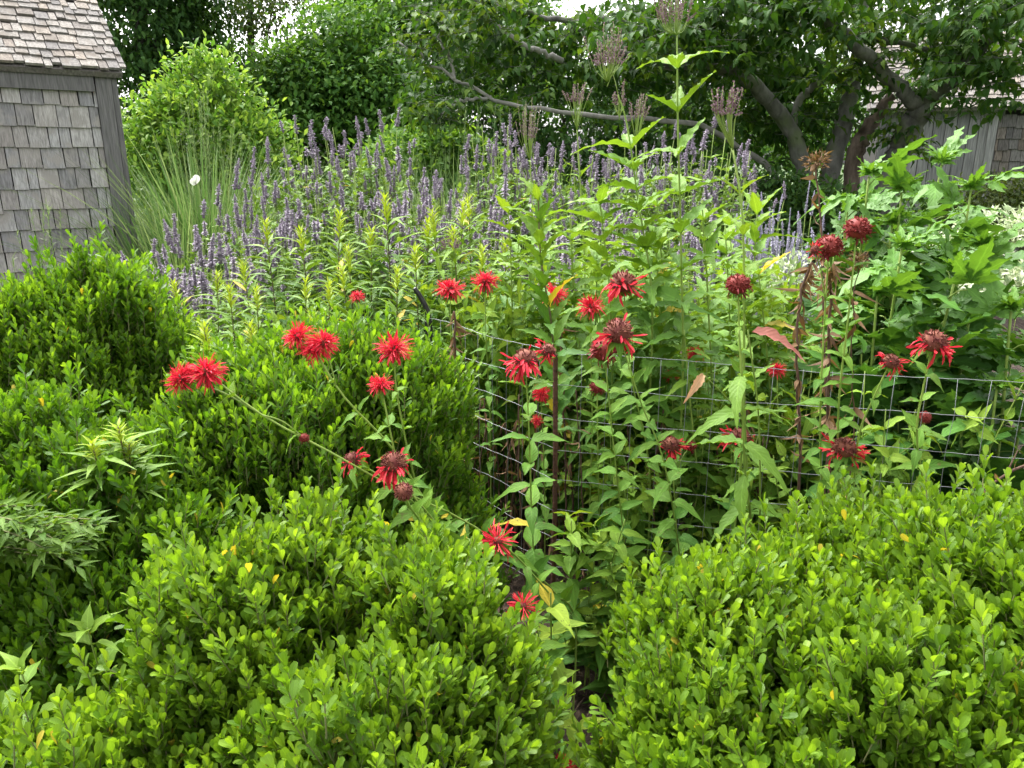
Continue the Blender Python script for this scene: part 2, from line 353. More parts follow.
# ------------------------------------------------------------------ sheds
def shingle_wall(acc, O, ux, up, nrm, width, rows, expo, wmin, wmax, thick=.02, seed=3, skew=.003):
    """courses of loose shingles on a plane: O lower-left corner, ux along, up upward"""
    g = np.random.default_rng(seed); tilt = .11
    for r in range(rows):
        x = g.uniform(-wmax, 0)
        while x < width:
            wd = g.uniform(wmin, wmax); x0, x1 = max(0, x), min(width, x + wd - .004); x += wd
            if x1 - x0 < .02: continue
            dz = g.uniform(-skew, skew) * 2 - (.02 if g.random() < .03 else 0)
            L = expo * 1.12
            upl = unit(up - nrm * tilt); nl = unit(nrm + up * tilt)
            c = O + ux * (x0 + x1) / 2 + up * (r * expo + L / 2 + dz) + nrm * (.012 + g.uniform(0, .003))
            tw = g.normal() * .007; cu = unit(ux + upl * tw); cl_ = unit(upl - ux * tw); tl = g.normal() * .02
            acc.box(c, (x1 - x0) / 2 - abs(g.normal()) * .0015, thick / 2, L / 2, np.array([cu, unit(nl + cl_ * tl), unit(cl_ - nl * tl)]), rnd=g.uniform(0, 1) ** 1.3, age=g.uniform(0, 1) ** 2)
C1 = at(133, 250, 6.0)[:2]; C0 = at(-4, 250, 5.47)[:2]
ux = np.array([*(C1 - C0), 0]); ux = unit(ux); up = np.array((0, 0, 1.)); inward = np.array((-ux[1], ux[0], 0)); outn = -inward
# keep the corner on the photo's edge line
K = np.array([*C1, 0]); Wd = 3.2; eave = at(116, 68, 6.0)[2]
O = K - ux * Wd
shed = thing('wooden_shed', 'grey shingled garden shed with weathered wood roof', 'shed', O)
a = Acc(); dpt = 2.6
a.box(O + ux * Wd / 2 + inward * (dpt / 2 + .03) + up * eave / 2, Wd / 2 - .03, dpt / 2, eave / 2, np.array([ux, inward, up]))
rk = tan(R(37))
gv = []   # gable infill as a thin prism on each end
for e in (.04, Wd - .04):
    p0 = O + ux * e + inward * .03 + up * eave; p1 = O + ux * e + inward * (dpt + .03) + up * eave; p2 = O + ux * e + inward * (dpt / 2 + .03) + up * (eave + rk * dpt / 2 - .04)
    i = a.n; q = ux * .02
    a.add(np.array([p0, p1, p2, p2, p0 - q, p1 - q, p2 - q, p2 - q]) , [[0, 1, 5, 4], [1, 2, 6, 5], [2, 0, 4, 6]])
    a.tri = getattr(a, 'tri', []) + [[i, i + 2, i + 1], [i + 4, i + 5, i + 6]]; a.trim = getattr(a, 'trim', []) + [0, 0]
a.build('wall', M['backing'], shed, O, smooth=False)
a = Acc(); expo = .142; rows = int((eave - .16) / expo)
shingle_wall(a, O + up * (eave - .13 - rows * expo), ux, up, outn, Wd - .108, rows, expo, .06, .145)
shingle_wall(a, K - inward * 0 + up * .1, inward, up, ux, dpt, rows, expo, .08, .19, seed=8)
a.build('wall_shingles', M['shingle'], shed, O, smooth=False)
a = Acc()
a.box(K - ux * .055 + outn * .022 + up * eave / 2, .052, .02, eave / 2 - .004, np.array([ux, outn, up]), rnd=.75)
a.box(K + ux * .02 - outn * .03 + up * eave / 2, .018, .06, eave / 2 - .006, np.array([ux, outn, up]), rnd=.8)
a.build('corner_board', M['board'], shed, O, smooth=False)
a = Acc(); a.box(K - ux * (Wd / 2 + .06) + outn * .034 + up * (eave - .085), Wd / 2 - .06, .02, .085, np.array([ux, outn, up]), rnd=.8)
a.build('frieze_board', M['board'], shed, O, smooth=False)
a = Acc(); sl_up = unit(inward * cos(R(37)) + up * sin(R(37))); rn = unit(outn * sin(R(37)) + up * cos(R(37)))
E = O + outn * .10 + up * (eave - .03) - ux * .06
rl = (dpt / 2 + .13) / cos(R(37))
a.box(E + ux * (Wd / 2 + .07) + sl_up * rl / 2 - rn * .03, Wd / 2 + .06, rl / 2, .02, np.array([ux, sl_up, rn]), rnd=.9)
shingle_wall(a, E, ux, sl_up, rn, Wd + .16, int(rl / .10), .10, .05, .125, .018, 5, .012)
sl2 = unit(-inward * cos(R(37)) + up * sin(R(37))); rn2 = unit(inward * sin(R(37)) + up * cos(R(37)))
E2 = O + inward * (dpt + .16) + up * (eave - .03) - ux * .06
a.box(E2 + ux * (Wd / 2 + .07) + sl2 * rl / 2 - rn2 * .03, Wd / 2 + .06, rl / 2, .02, np.array([ux, sl2, rn2]), rnd=.9)
a.build('roof', M['roofsh'], shed, O, smooth=False)

Q0 = at(872, 190, 13.5); Q1 = at(982, 190, 13.0); Q2 = at(1150, 190, 12.4)
B0 = np.array([Q0[0], Q0[1], 0]); B1 = np.array([Q1[0], Q1[1], 0]); bx = unit(B1 - B0); bn = np.array((bx[1], -bx[0], 0)); blen = np.linalg.norm(B1 - B0)
hz = at(930, 108, 13.2)[2]
barn = thing('outbuilding', 'distant grey outbuilding with board wall and shingled wall behind the spreading tree', 'shed', B0)
a = Acc(); x = 0; g = np.random.default_rng(2)
while x < blen:
    wd = g.uniform(.14, .2); a.box(B0 + bx * (x + wd / 2) + up * (hz / 2) + bn * g.uniform(0, .008), wd / 2 - .005, .014, hz / 2, np.array([bx, bn, up]), rnd=g.uniform(0, 1)); x += wd
a.box(B1 + bn * .03 + up * hz / 2, .06, .03, hz / 2, np.array([bx, bn, up]), rnd=.1)
a.build('board_wall', M['paleboard'], barn, B0, smooth=False)
a = Acc(); a.box((B0 + B1) / 2 + bx * 1.6 - bn * 1.3 + up * hz / 2, blen / 2 + 1.6, 1.25, hz / 2 - .01, np.array([bx, bn, up]))
a.build('wall', M['backing'], barn, B0, smooth=False)
a = Acc(); shingle_wall(a, B1 + bx * .07 + bn * .01, bx, up, bn, 3.1, int(hz / .17), .17, .09, .2, .05, 9, .008)
a.build('wall_shingles', M['oldshingle'], barn, B0, smooth=False)
a = Acc(); s_up = unit(-bn * cos(R(38)) + up * sin(R(38))); s_n = unit(bn * sin(R(38)) + up * cos(R(38)))
E = B0 + bn * .25 + up * (hz - .02) - bx * .25
a.box(E + bx * (blen / 2 + 1.9) + s_up * 1.05 - s_n * .03, blen / 2 + 1.9, 1.05, .02, np.array([bx, s_up, s_n]), rnd=.9)
shingle_wall(a, E, bx, s_up, s_n, blen + 3.8, 13, .16, .09, .2, .02, 12, .01)
a.build('roof', M['roofsh'], barn, B0, smooth=False)

# ------------------------------------------------------------------ trees behind the garden
def lump_points(lumps, n, shell=(.8, 1.05), below=-.4):
    """random points near the surface of a union of ellipsoids with outward normals"""
    L = np.array(lumps, float); ar = (L[:, 3] * L[:, 4] * L[:, 5]) ** (2 / 3); k = rng.choice(len(L), n, p=ar / ar.sum())
    d = unit(rng.normal(size=(n, 3))); ok = d[:, 2] > below; k, d = k[ok], d[ok]
    P = L[k, :3] + d * L[k, 3:6] * U(shell[0], shell[1], len(k))[:, None]
    keep = np.ones(len(k), bool)
    for j in range(len(L)):
        q = np.linalg.norm((P - L[j, :3]) / L[j, 3:6], axis=1); keep &= ~((q < shell[0] * .93) & (k != j))
    return P[keep], unit(d / L[k, 3:6])[keep]
def tree(name, label, lumps, leafmat, nclump, per, lsize, bark, base, cr=.35, trunk=.16, droop=.3, group=None, tm=None, shell=(.55, 1.05), age=.3):
    root = thing(name, label, 'tree' if 'tree' in name else 'shrub', (base[0], base[1], 0), group)
    C, N = lump_points(lumps, nclump, shell, -.7)
    a = Acc(); n = len(C) * per
    c = np.repeat(C, per, 0); nn = np.repeat(N, per, 0)
    P = c + rng.normal(size=(n, 3)) * (cr * .5, cr * .5, cr * .27)
    P[:, 2] = np.maximum(P[:, 2], .05)
    D = unit(nn * .6 + rng.normal(size=(n, 3)) * .55 + (0, 0, -droop))
    Nn = unit(nn * .5 + rng.normal(size=(n, 3)) * .35 + (0, 0, .9))
    cl = np.repeat(U(0, 1, len(C)), per)
    put_leaves(a, tm or small, P, D, Nn, U(.7, 1.2, n) * lsize, U(.45, .65, n) * lsize, np.clip(cl * .6 + U(0, .4, n), 0, 1), np.clip(U(-.5, age * 2, n), 0, 1))
    a.build('crown', leafmat, root, root.location)
    b = Acc(); L = np.array(lumps); top = L[np.argmax(L[:, 2])]
    tb = np.array([base[0], base[1], -.05])
    b.tube(smooth_path([tb, (tb + top[:3]) / 2 + U(-.1, .1, 3), top[:3]], 8), trunk, trunk * .3, 7)
    for l in L:
        st = tb + (top[:3] - tb) * min(.75, max(.12, l[2] / max(top[2], .1) * .5)); b.tube(smooth_path([st, (st + l[:3]) / 2 + (0, 0, .1), l[:3] + (0, 0, l[5] * .4)], 6), trunk * .45, trunk * .1, 5)
        for q in range(4): 
            e = l[:3] + unit(rng.normal(size=3)) * l[3:6] * .9; b.tube(smooth_path([l[:3], (e + l[:3]) / 2 + (0, 0, .08), e], 5), trunk * .16, trunk * .05, 4)
    b.build('trunk', bark, root, root.location)
    return root
def lumps_px(lst):
    """(px, py, Y, rx px, rz px) -> ellipsoids"""
    out = []
    for px, py, Y, rx, rz in lst:
        p = at(px, py, Y); out.append((*p, rx * Y / F, min(rx, rz * 1.3) * Y / F, rz * Y / F))
    return out
def gbase(px, Y): p = at(px, 200, Y); return (p[0], p[1])
tree('evergreen_tree', 'tall dark evergreen tree rising behind the shed roof', lumps_px([(150, 120, 13, 60, 80), (140, 20, 13, 65, 80), (175, -60, 13.5, 70, 80), (120, -120, 13, 60, 90), (195, 60, 13.8, 45, 60)]), M['dark'], 1100, 34, .10, M['darkbark'], gbase(160, 13.3), .4, .2, .5)
tree('open_tree', 'olive grey tree with thin open crown between evergreen and green thicket', lumps_px([(250, -25, 17, 60, 45), (225, 15, 17, 35, 30), (300, 75, 17.5, 22, 30), (275, 15, 17, 30, 28), (322, 55, 17.5, 12, 22)]), M['olive'], 330, 20, .09, M['darkbark'], gbase(243, 17.2), .4, .12, .4)
tree('lime_shrub', 'bright lime green shrub beside the shed corner', lumps_px([(205, 135, 8.6, 55, 48), (160, 165, 8.4, 34, 44), (240, 165, 8.5, 42, 44), (215, 85, 8.7, 14, 34), (193, 78, 8.6, 11, 30), (176, 100, 8.6, 14, 32), (236, 100, 8.6, 13, 28), (150, 120, 8.5, 11, 26), (262, 130, 8.7, 13, 26), (281, 145, 8.7, 9, 26), (136, 150, 8.4, 10, 24), (200, 220, 8.5, 70, 50)]), M['lime'], 1050, 15, .072, M['twig'], gbase(205, 8.6), .2, .03, -.5, age=.5, shell=(.5, 1.15))
tree('broad_tree', 'rounded green tree behind the left purple spikes', lumps_px([(320, 85, 15, 55, 40), (290, 100, 15, 40, 45), (370, 100, 15, 50, 50), (355, 40, 15.3, 45, 30), (310, 145, 14.8, 60, 45), (390, 150, 15, 55, 40)]), M['thicket'], 430, 85, .11, M['darkbark'], gbase(335, 15), .55, .2, .3)
tree('tall_tree', 'taller green tree with sunlit top above the fallen pale limb', lumps_px([(420, 5, 17, 75, 50), (470, 40, 16.8, 60, 50), (400, 70, 16.5, 50, 45), (500, 5, 17, 45, 50), (515, 70, 17, 50, 35), (378, 0, 17, 35, 25)]), M['thicket'], 400, 75, .12, M['darkbark'], gbase(450, 17), .6, .2, .3, age=.45)
tree('screen_tree', 'dark shaded tree under the long pale limb', lumps_px([(470, 130, 18, 80, 55), (560, 130, 18, 80, 55), (640, 120, 18, 60, 60), (520, 170, 17.5, 120, 40)]), M['dark'], 900, 30, .12, M['darkbark'], gbase(530, 18), .5, .2, .4)
tree('far_tree', 'green tree far behind the spreading tree, right of the tall ironweed', lumps_px([(660, 100, 19, 60, 40), (760, 100, 19, 65, 45), (740, 150, 18.5, 100, 40), (830, 110, 20, 45, 45), (640, 40, 19, 40, 25)]), M['thicket'], 260, 62, .12, M['darkbark'], gbase(720, 19), .5, .2, .3, age=.4)
tree('roadside_tree', 'dark green tree standing behind the outbuilding', lumps_px([(900, 10, 20, 70, 40), (980, 20, 20, 80, 50), (1060, 0, 20, 70, 60)]), M['olive'], 220, 22, .11, M['darkbark'], gbase(960, 20), .5, .2, .3)
tree('leafy_shrub', 'low light green shrub below the pale limb', lumps_px([(430, 150, 11, 42, 28), (400, 172, 10.6, 40, 30), (455, 165, 10.8, 40, 30)]), M['thicket'], 260, 22, .10, M['twig'], gbase(430, 10.8), .3, .04, .1, age=.7)
tree('shadowed_shrub', 'dark shrub at the foot of the spreading tree', lumps_px([(760, 215, 8.4, 60, 40), (820, 225, 8.2, 60, 40), (700, 200, 8.8, 45, 30)]), M['dark'], 420, 20, .07, M['twig'], gbase(770, 8.4), .2, .03, .1)
tree('border_shrub', 'grey green bush in front of the outbuilding wall', lumps_px([(1000, 215, 9, 45, 35), (960, 235, 9, 35, 30), (1050, 210, 9, 50, 40)]), M['olive'], 420, 18, .06, M['twig'], gbase(1000, 9), .2, .03, .1, age=.5)

# the spreading tree: several leaning limbs from one root
tb = at(815, 296, 9.0)
big = thing('spreading_tree', 'old spreading tree with several leaning grey limbs and dark leaves', 'tree', (tb[0], tb[1], 0))
def limb(pts, w0, w1, mat='bark', name='limb', n=30, sides=11, wob=.09):
    b = Acc(); P = smooth_path([at(*p) if len(p) == 3 else p for p in pts], n); P[:, 0] += rng.normal(size=len(P)) * .012; P[:, 2] += rng.normal(size=len(P)) * .012
    b.tube(P, w0 / 2 * 9 / F, w1 / 2 * 9 / F, sides, wob=wob); b.build(name, M[mat], big, big.location); return P
ways = []
ways.append(limb([(870, 300, 8.9), (885, 190, 8.8), (905, 140, 8.7), (924, 103, 8.6)], 27, 20, name='trunk'))
ways.append(limb([(922, 108, 8.6), (905, 92, 8.55), (880, 68, 8.5), (850, 40, 8.3), (815, 12, 8.1), (770, -20, 8)], 14, 8))
ways.append(limb([(922, 108, 8.6), (945, 85, 8.6), (968, 62, 8.6), (992, 33, 8.5), (1030, 0, 8.4)], 16, 10))
ways.append(limb([(820, 300, 9), (806, 185, 9), (792, 135, 9), (770, 103, 8.8), (748, 80, 8.6), (725, 70, 8.4), (690, 67, 8.2), (650, 62, 8.1), (620, 50, 8)], 20, 3, name='trunk'))
ways.append(limb([(826, 300, 9.2), (830, 185, 9.2), (842, 130, 9.3), (852, 85, 9.4), (862, 40, 9.5), (866, -20, 9.5)], 22, 10, name='trunk'))
limb([(850, 300, 9), (852, 170, 9), (868, 128, 9), (890, 96, 9)], 20, 9, 'rotwood', 'dead_limb', wob=.22)
ways.append(limb([(800, 250, 9.1), (775, 175, 9.2), (740, 148, 9.0), (700, 126, 8.7), (640, 119, 8.4), (560, 111, 8.2), (510, 103, 8.1), (470, 88, 8.1), (430, 62, 8.1), (400, 42, 8.1)], 6.5, 1.8, 'palebark'))
limb([(805, 260, 8.8), (790, 195, 8.6), (765, 185, 8.4), (738, 188, 8.2)], 16, 9)
ways.append(limb([(790, 140, 9), (800, 100, 9), (830, 75, 8.8), (862, 62, 8.6)], 9, 3))
ways.append(limb([(490, 98, 8.1), (470, 99, 8.05), (452, 106, 8.0), (438, 117, 8.0), (425, 120, 8.0)], 3, 1.3, 'palebark'))
ways.append(limb([(610, 20, 9), (560, 20, 9), (500, 8, 9), (450, -10, 9)], 6, 3)); ways.append(limb([(700, 40, 8.6), (640, 35, 8.8), (600, 40, 9), (560, 20, 9.1)], 7, 4))
ways.append(limb([(968, 62, 8.6), (950, 50, 8.7), (900, 45, 8.7), (840, 30, 8.6)], 7, 3)); ways.append(limb([(860, 40, 9.5), (760, 20, 9.3), (680, 30, 9)], 8, 3))
ways.append(limb([(455, 78, 8.1), (448, 55, 8.1), (440, 40, 8.1), (442, 20, 8.1)], 3, 1.2, 'palebark')); ways.append(limb([(560, 60, 8.6), (530, 48, 8.4), (500, 28, 8.3), (484, 12, 8.3), (480, -5, 8.3)], 5, 2.5, 'palebark'))
a = Acc(); b = Acc()
def leafy_twigs(C, D, per=9, ll=.12, age=.15, ln=.42):
    n = len(C); rep = lambda x: np.repeat(x, per, 0)
    put_sticks(b, C, D, ln, .0028, .9)
    t = np.tile(np.linspace(.1, 1, per), n)[:, None]; P = rep(C) + rep(D) * t * ln; P[:, 2] -= (t[:, 0] ** 2) * .05
    sd = np.cross(rep(D), (0, 0, 1.)); sgn = np.tile(np.where(np.arange(per) % 2, 1., -1.), n)[:, None]
    LD = unit(rep(D) * .5 + sd * sgn * .8 + rng.normal(size=(n * per, 3)) * .25 + (0, 0, -.45))
    NN = unit(rng.normal(size=(n * per, 3)) * .3 + (0, 0, 1))
    put_leaves(a, ovate[:3], P, LD, NN, U(.7, 1.2, n * per) * ll, U(.5, .62, n * per) * ll, U(0, 1, n * per), np.clip(U(-.4, age * 2, n * per), 0, 1))
cs = []
def region(x0, x1, y0, y1, Y0, Y1, n):
    x, y, Y = U(x0, x1, n), U(y0, y1, n), U(Y0, Y1, n); return np.array([at(i, j, k) for i, j, k in zip(x, y, Y)])
cl = np.vstack([region(640, 1040, -40, 75, 9.2, 11, 29), region(680, 850, 40, 150, 9.4, 10.5, 26), region(640, 760, 0, 60, 8, 8.6, 12), region(900, 1040, -40, 25, 7.8, 8.4, 9), region(950, 1040, 55, 85, 8, 8.6, 5), region(720, 850, -30, 0, 7.8, 8.4, 5), region(440, 600, 15, 95, 8.8, 10.2, 22), region(600, 680, 0, 70, 9, 10.5, 10)])
C = np.repeat(cl, 13, 0) + rng.normal(size=(len(cl) * 13, 3)) * (.26, .3, .14)
th = U(0, 2 * pi, len(C)); leafy_twigs(C, unit(np.stack([cos_(th), sin_(th), U(-.5, .15, len(C))], 1)))
for Wy in ways:
    k = Wy[int(len(Wy) * .6):]; C = np.repeat(k, 2, 0) + rng.normal(size=(len(k) * 2, 3)) * .06
    th = U(0, 2 * pi, len(C)); leafy_twigs(C, unit(np.stack([cos_(th), sin_(th), U(-.3, .5, len(C))], 1)), 7, .105, .4, .35)
a.build('crown', M['beech'], big, big.location); b.build('twigs', M['bark'], big, big.location)

# ------------------------------------------------------------------ small-leaved foreground shrubs
def sprigs(a, st, P, A, L, K, ll, lw, agefun, spread=1.0):
    """each sprig: a twig ending at P along A carrying K leaves in a spiral, the top ones young"""
    n = len(P); base = P - A * L[:, None]
    ref = np.where(np.abs(A[:, 2:3]) < .95, np.array((0, 0, 1.)), np.array((1., 0, 0))); S = unit(np.cross(A, ref)); T2 = np.cross(A, S)
    put_sticks(st, base, A, L, .0013, .4)
    ph0 = U(0, 2 * pi, n); r0 = U(0, 1, n); yg = agefun(n)
    for k in range(K):
        t = (k + .6) / K; ph = ph0 + k * 2.4 + U(-.3, .3, n)
        rad = cos_(ph)[:, None] * S + sin_(ph)[:, None] * T2
        ang = np.clip(R(36) * (1 - t) ** .8 * spread + R(12) + U(-.15, .15, n), .08, 1.35)
        D = A * cos_(ang)[:, None] + rad * sin_(ang)[:, None]; N = A * sin_(ang)[:, None] - rad * cos_(ang)[:, None]
        N = unit(N + rng.normal(size=(n, 3)) * .25)
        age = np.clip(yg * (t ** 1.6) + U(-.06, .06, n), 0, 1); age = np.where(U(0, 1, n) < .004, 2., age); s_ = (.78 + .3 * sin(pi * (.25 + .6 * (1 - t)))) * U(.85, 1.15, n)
        put_leaves(a, inkberry, base + A * (L * (.12 + .88 * t))[:, None], D, N, ll * s_, lw * s_ * U(.85, 1.15, n), np.clip(r0 * .6 + U(0, .4, n), 0, 1), age)
def bush(name, label, lumps, base, mat, sp=.03, ll=.026, lw=.0125, K=10, young=.5, group=None, upw=.8, L=(.055, .095), inner=True):
    root = thing(name, label, 'shrub', (base[0], base[1], 0), group)
    a, st = Acc(), Acc(); Ls = np.array(lumps, float); wav = U(0, 6.28, 4)
    area = sum(4 * pi * ((x * y) ** 1.6 / 3 + (x * z) ** 1.6 / 3 + (y * z) ** 1.6 / 3) ** (1 / 1.6) for x, y, z in Ls[:, 3:6])
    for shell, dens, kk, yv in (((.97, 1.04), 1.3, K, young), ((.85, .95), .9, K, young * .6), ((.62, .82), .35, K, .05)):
        n = int(area / sp ** 2 * dens); P, N = lump_points(lumps, n, shell, -.35)
        ok = P[:, 2] > .05; P, N = P[ok], N[ok]; n = len(P)
        bmp = np.sin(P[:, 0] * 17 + P[:, 2] * 9 + wav[0]) * np.sin(P[:, 1] * 15 + wav[1]) * .042 + np.sin(P[:, 0] * 37 + wav[2]) * np.sin(P[:, 1] * 33 + P[:, 2] * 29 + wav[3]) * .024
        P = P + N * (bmp + rng.normal(size=n) * .016)[:, None]
        A = unit(N * .6 + np.array((0, 0, upw)) + rng.normal(size=(n, 3)) * .26)
        P = P + A * (U(.02, .09, n) * (U(0, 1, n) < .12))[:, None]
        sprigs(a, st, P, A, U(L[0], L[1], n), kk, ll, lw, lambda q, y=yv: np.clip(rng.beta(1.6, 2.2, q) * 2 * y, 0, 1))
    a.build('foliage', mat, root, root.location)
    tb_ = np.array([base[0], base[1], 0])
    for l in Ls:
        for q in range(9):
            d = unit(rng.normal(size=3) + (0, 0, .5)); e = l[:3] + d * l[3:6] * .85; mid = (tb_ * .5 + e * .5) * (1, 1, .8) + U(-.03, .03, 3)
            st.tube(smooth_path([tb_ + U(-.06, .06, 3) * (1, 1, 0), mid, e], 9), .006, .0015, 4, rnd=.7)
    st.build('branches', M['twig'], root, root.location); return root
def blob(px, py, Y, r, ry=None, rz=None): return (*at(px, py, Y), r, ry or r, rz or r)
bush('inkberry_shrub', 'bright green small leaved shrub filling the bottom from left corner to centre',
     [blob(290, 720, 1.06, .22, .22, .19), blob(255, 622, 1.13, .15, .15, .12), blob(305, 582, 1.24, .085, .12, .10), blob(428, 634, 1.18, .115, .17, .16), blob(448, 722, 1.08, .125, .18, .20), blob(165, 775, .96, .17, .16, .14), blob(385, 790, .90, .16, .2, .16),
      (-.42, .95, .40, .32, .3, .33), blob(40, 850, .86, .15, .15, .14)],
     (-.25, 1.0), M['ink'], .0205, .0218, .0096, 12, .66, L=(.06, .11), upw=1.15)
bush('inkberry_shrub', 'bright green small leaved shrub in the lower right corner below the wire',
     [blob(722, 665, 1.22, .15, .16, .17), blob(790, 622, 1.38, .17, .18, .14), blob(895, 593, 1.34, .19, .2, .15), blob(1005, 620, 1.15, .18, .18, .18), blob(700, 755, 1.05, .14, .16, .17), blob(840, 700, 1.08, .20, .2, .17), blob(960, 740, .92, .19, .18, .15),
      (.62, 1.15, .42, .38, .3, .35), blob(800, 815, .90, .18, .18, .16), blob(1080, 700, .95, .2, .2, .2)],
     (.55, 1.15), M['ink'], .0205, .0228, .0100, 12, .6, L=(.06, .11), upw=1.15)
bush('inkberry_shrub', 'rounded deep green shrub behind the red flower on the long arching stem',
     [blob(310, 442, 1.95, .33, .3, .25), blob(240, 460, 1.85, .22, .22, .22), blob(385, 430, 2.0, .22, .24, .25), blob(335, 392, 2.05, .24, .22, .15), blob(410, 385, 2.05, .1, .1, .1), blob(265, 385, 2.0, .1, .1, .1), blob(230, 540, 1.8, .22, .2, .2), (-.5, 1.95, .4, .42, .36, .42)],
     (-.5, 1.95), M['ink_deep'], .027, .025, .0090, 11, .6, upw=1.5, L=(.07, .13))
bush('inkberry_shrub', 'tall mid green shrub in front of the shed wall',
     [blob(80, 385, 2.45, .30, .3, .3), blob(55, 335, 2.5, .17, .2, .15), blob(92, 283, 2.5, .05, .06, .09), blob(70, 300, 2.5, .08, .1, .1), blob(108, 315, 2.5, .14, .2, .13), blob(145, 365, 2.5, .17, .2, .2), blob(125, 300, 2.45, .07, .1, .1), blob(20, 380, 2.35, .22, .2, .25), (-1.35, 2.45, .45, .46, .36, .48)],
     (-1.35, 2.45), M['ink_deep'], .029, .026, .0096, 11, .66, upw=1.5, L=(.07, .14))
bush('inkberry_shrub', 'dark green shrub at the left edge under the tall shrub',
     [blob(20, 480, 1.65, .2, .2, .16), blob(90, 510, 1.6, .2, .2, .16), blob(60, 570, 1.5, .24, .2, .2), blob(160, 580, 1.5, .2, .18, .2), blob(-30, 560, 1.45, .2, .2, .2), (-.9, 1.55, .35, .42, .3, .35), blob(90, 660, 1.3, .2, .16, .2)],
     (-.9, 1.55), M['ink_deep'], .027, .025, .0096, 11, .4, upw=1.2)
# flat-branched shrub at the far left
root = thing('layered_shrub', 'dull green shrub with flat layered sprays at the left edge', 'shrub', (*at(-60, 560, 1.3)[:2], 0))
a, st = Acc(), Acc()
for k in range(26):
    s0 = at(-50, U(520, 590), U(1.2, 1.4)); e = at(U(30, 100), U(500, 580), U(1.15, 1.35)); pth = smooth_path([s0, (s0 + e) / 2 + (0, 0, .03), e], 12)
    st.tube(pth, .003, .001, 4)
    q = np.repeat(pth[2:], 3, 0); n = len(q); d = unit(e - s0); sd = np.cross(d, (0, 0, 1)); sg = np.where(np.arange(n) % 2, 1., -1.)[:, None]
    put_leaves(a, lance[:3], q, unit(d * .8 + sd * sg * .6 + rng.normal(size=(n, 3)) * .25 + (0, 0, .2)), rng.normal(size=(n, 3)) * .3 + (0, 0, 1), U(.025, .045, n), U(.008, .014, n), U(0, 1, n), U(0, .35, n))
st.tube(smooth_path([(*at(-60, 560, 1.3)[:2], 0), at(-55, 580, 1.3), at(-50, 545, 1.3)], 6), .01, .004, 5)
a.build('foliage', M['spray'], root, root.location); st.build('branches', M['twig'], root, root.location)
# ------------------------------------------------------------------ wire fence round the bed
FB = at(556, 353, 2.25); FB[2] = 0
FP = np.array([*at(428, 297, 2.8)[:2], 0]); FE = np.array([*at(1090, 392, 1.88)[:2], 0])
ftop = .95
fence = thing('wire_fence', 'low galvanised wire mesh fence on rusty bar and black post round the red flower bed', 'fence', FB)
def panel(A_, B_, nm, zs):
    a = Acc(); L = np.linalg.norm(B_ - A_); d = (B_ - A_) / L; nx = int(L / .078)
    for k, z in enumerate(zs):
        t = np.linspace(0, 1, nx * 2 + 1); p = A_ + d * (t * L)[:, None]; p[:, 2] = z + .004 * np.sin(t * 9 + k * 1.7) + .0008 * np.where(np.arange(len(t)) % 2, 1, -1)
        p[:, 1] += .006 * np.sin(t * 7 + k)
        a.tube(p, .0009, sides=5, rnd=.1)
    for k in range(1, nx):
        x = A_ + d * (k * .078 + U(-.003, .003)); p = np.array([x + (0, .004, z) for z in zs]); p[:, 0] += rng.normal(size=len(p)) * .0015
        a.tube(p, .00075, sides=5, rnd=.35)
    a.build(nm, M['wire'], fence, FB)
zz = [ftop - .102 * k for k in range(9)]
panel(FB, FE, 'wire_mesh', zz); panel(FP, FB, 'wire_mesh', zz)
a = Acc(); z = np.linspace(0, .95, 190); p = np.tile(FB, (190, 1)); p[:, 2] = z; p[:, 1] -= .012; p[:, 0] += .004 * np.sin(z * 4)
a.tube(p, .0072 + .0011 * (np.arange(190) % 3 == 0), sides=8, rnd=.2); a.build('rusty_bar', M['rust'], fence, FB)
a = Acc(); tp = at(426, 297, 2.8)
a.box(FP + (0, .01, (tp[2] - .09) / 2), .012, .004, (tp[2] - .09) / 2, rnd=0); a.box(FP + (-.010, .0, (tp[2] - .09) / 2), .003, .012, (tp[2] - .09) / 2, rnd=0)
a.tube(smooth_path([FP + (0, .012, tp[2] - .1), FP + (-.006, .012, tp[2] - .05), FP + (-.03, .012, tp[2]), FP + (-.05, .012, tp[2] + .03)], 8), .012, .009, 6, rnd=0)
a.build('post', M['blackmetal'], fence, FB, smooth=False)

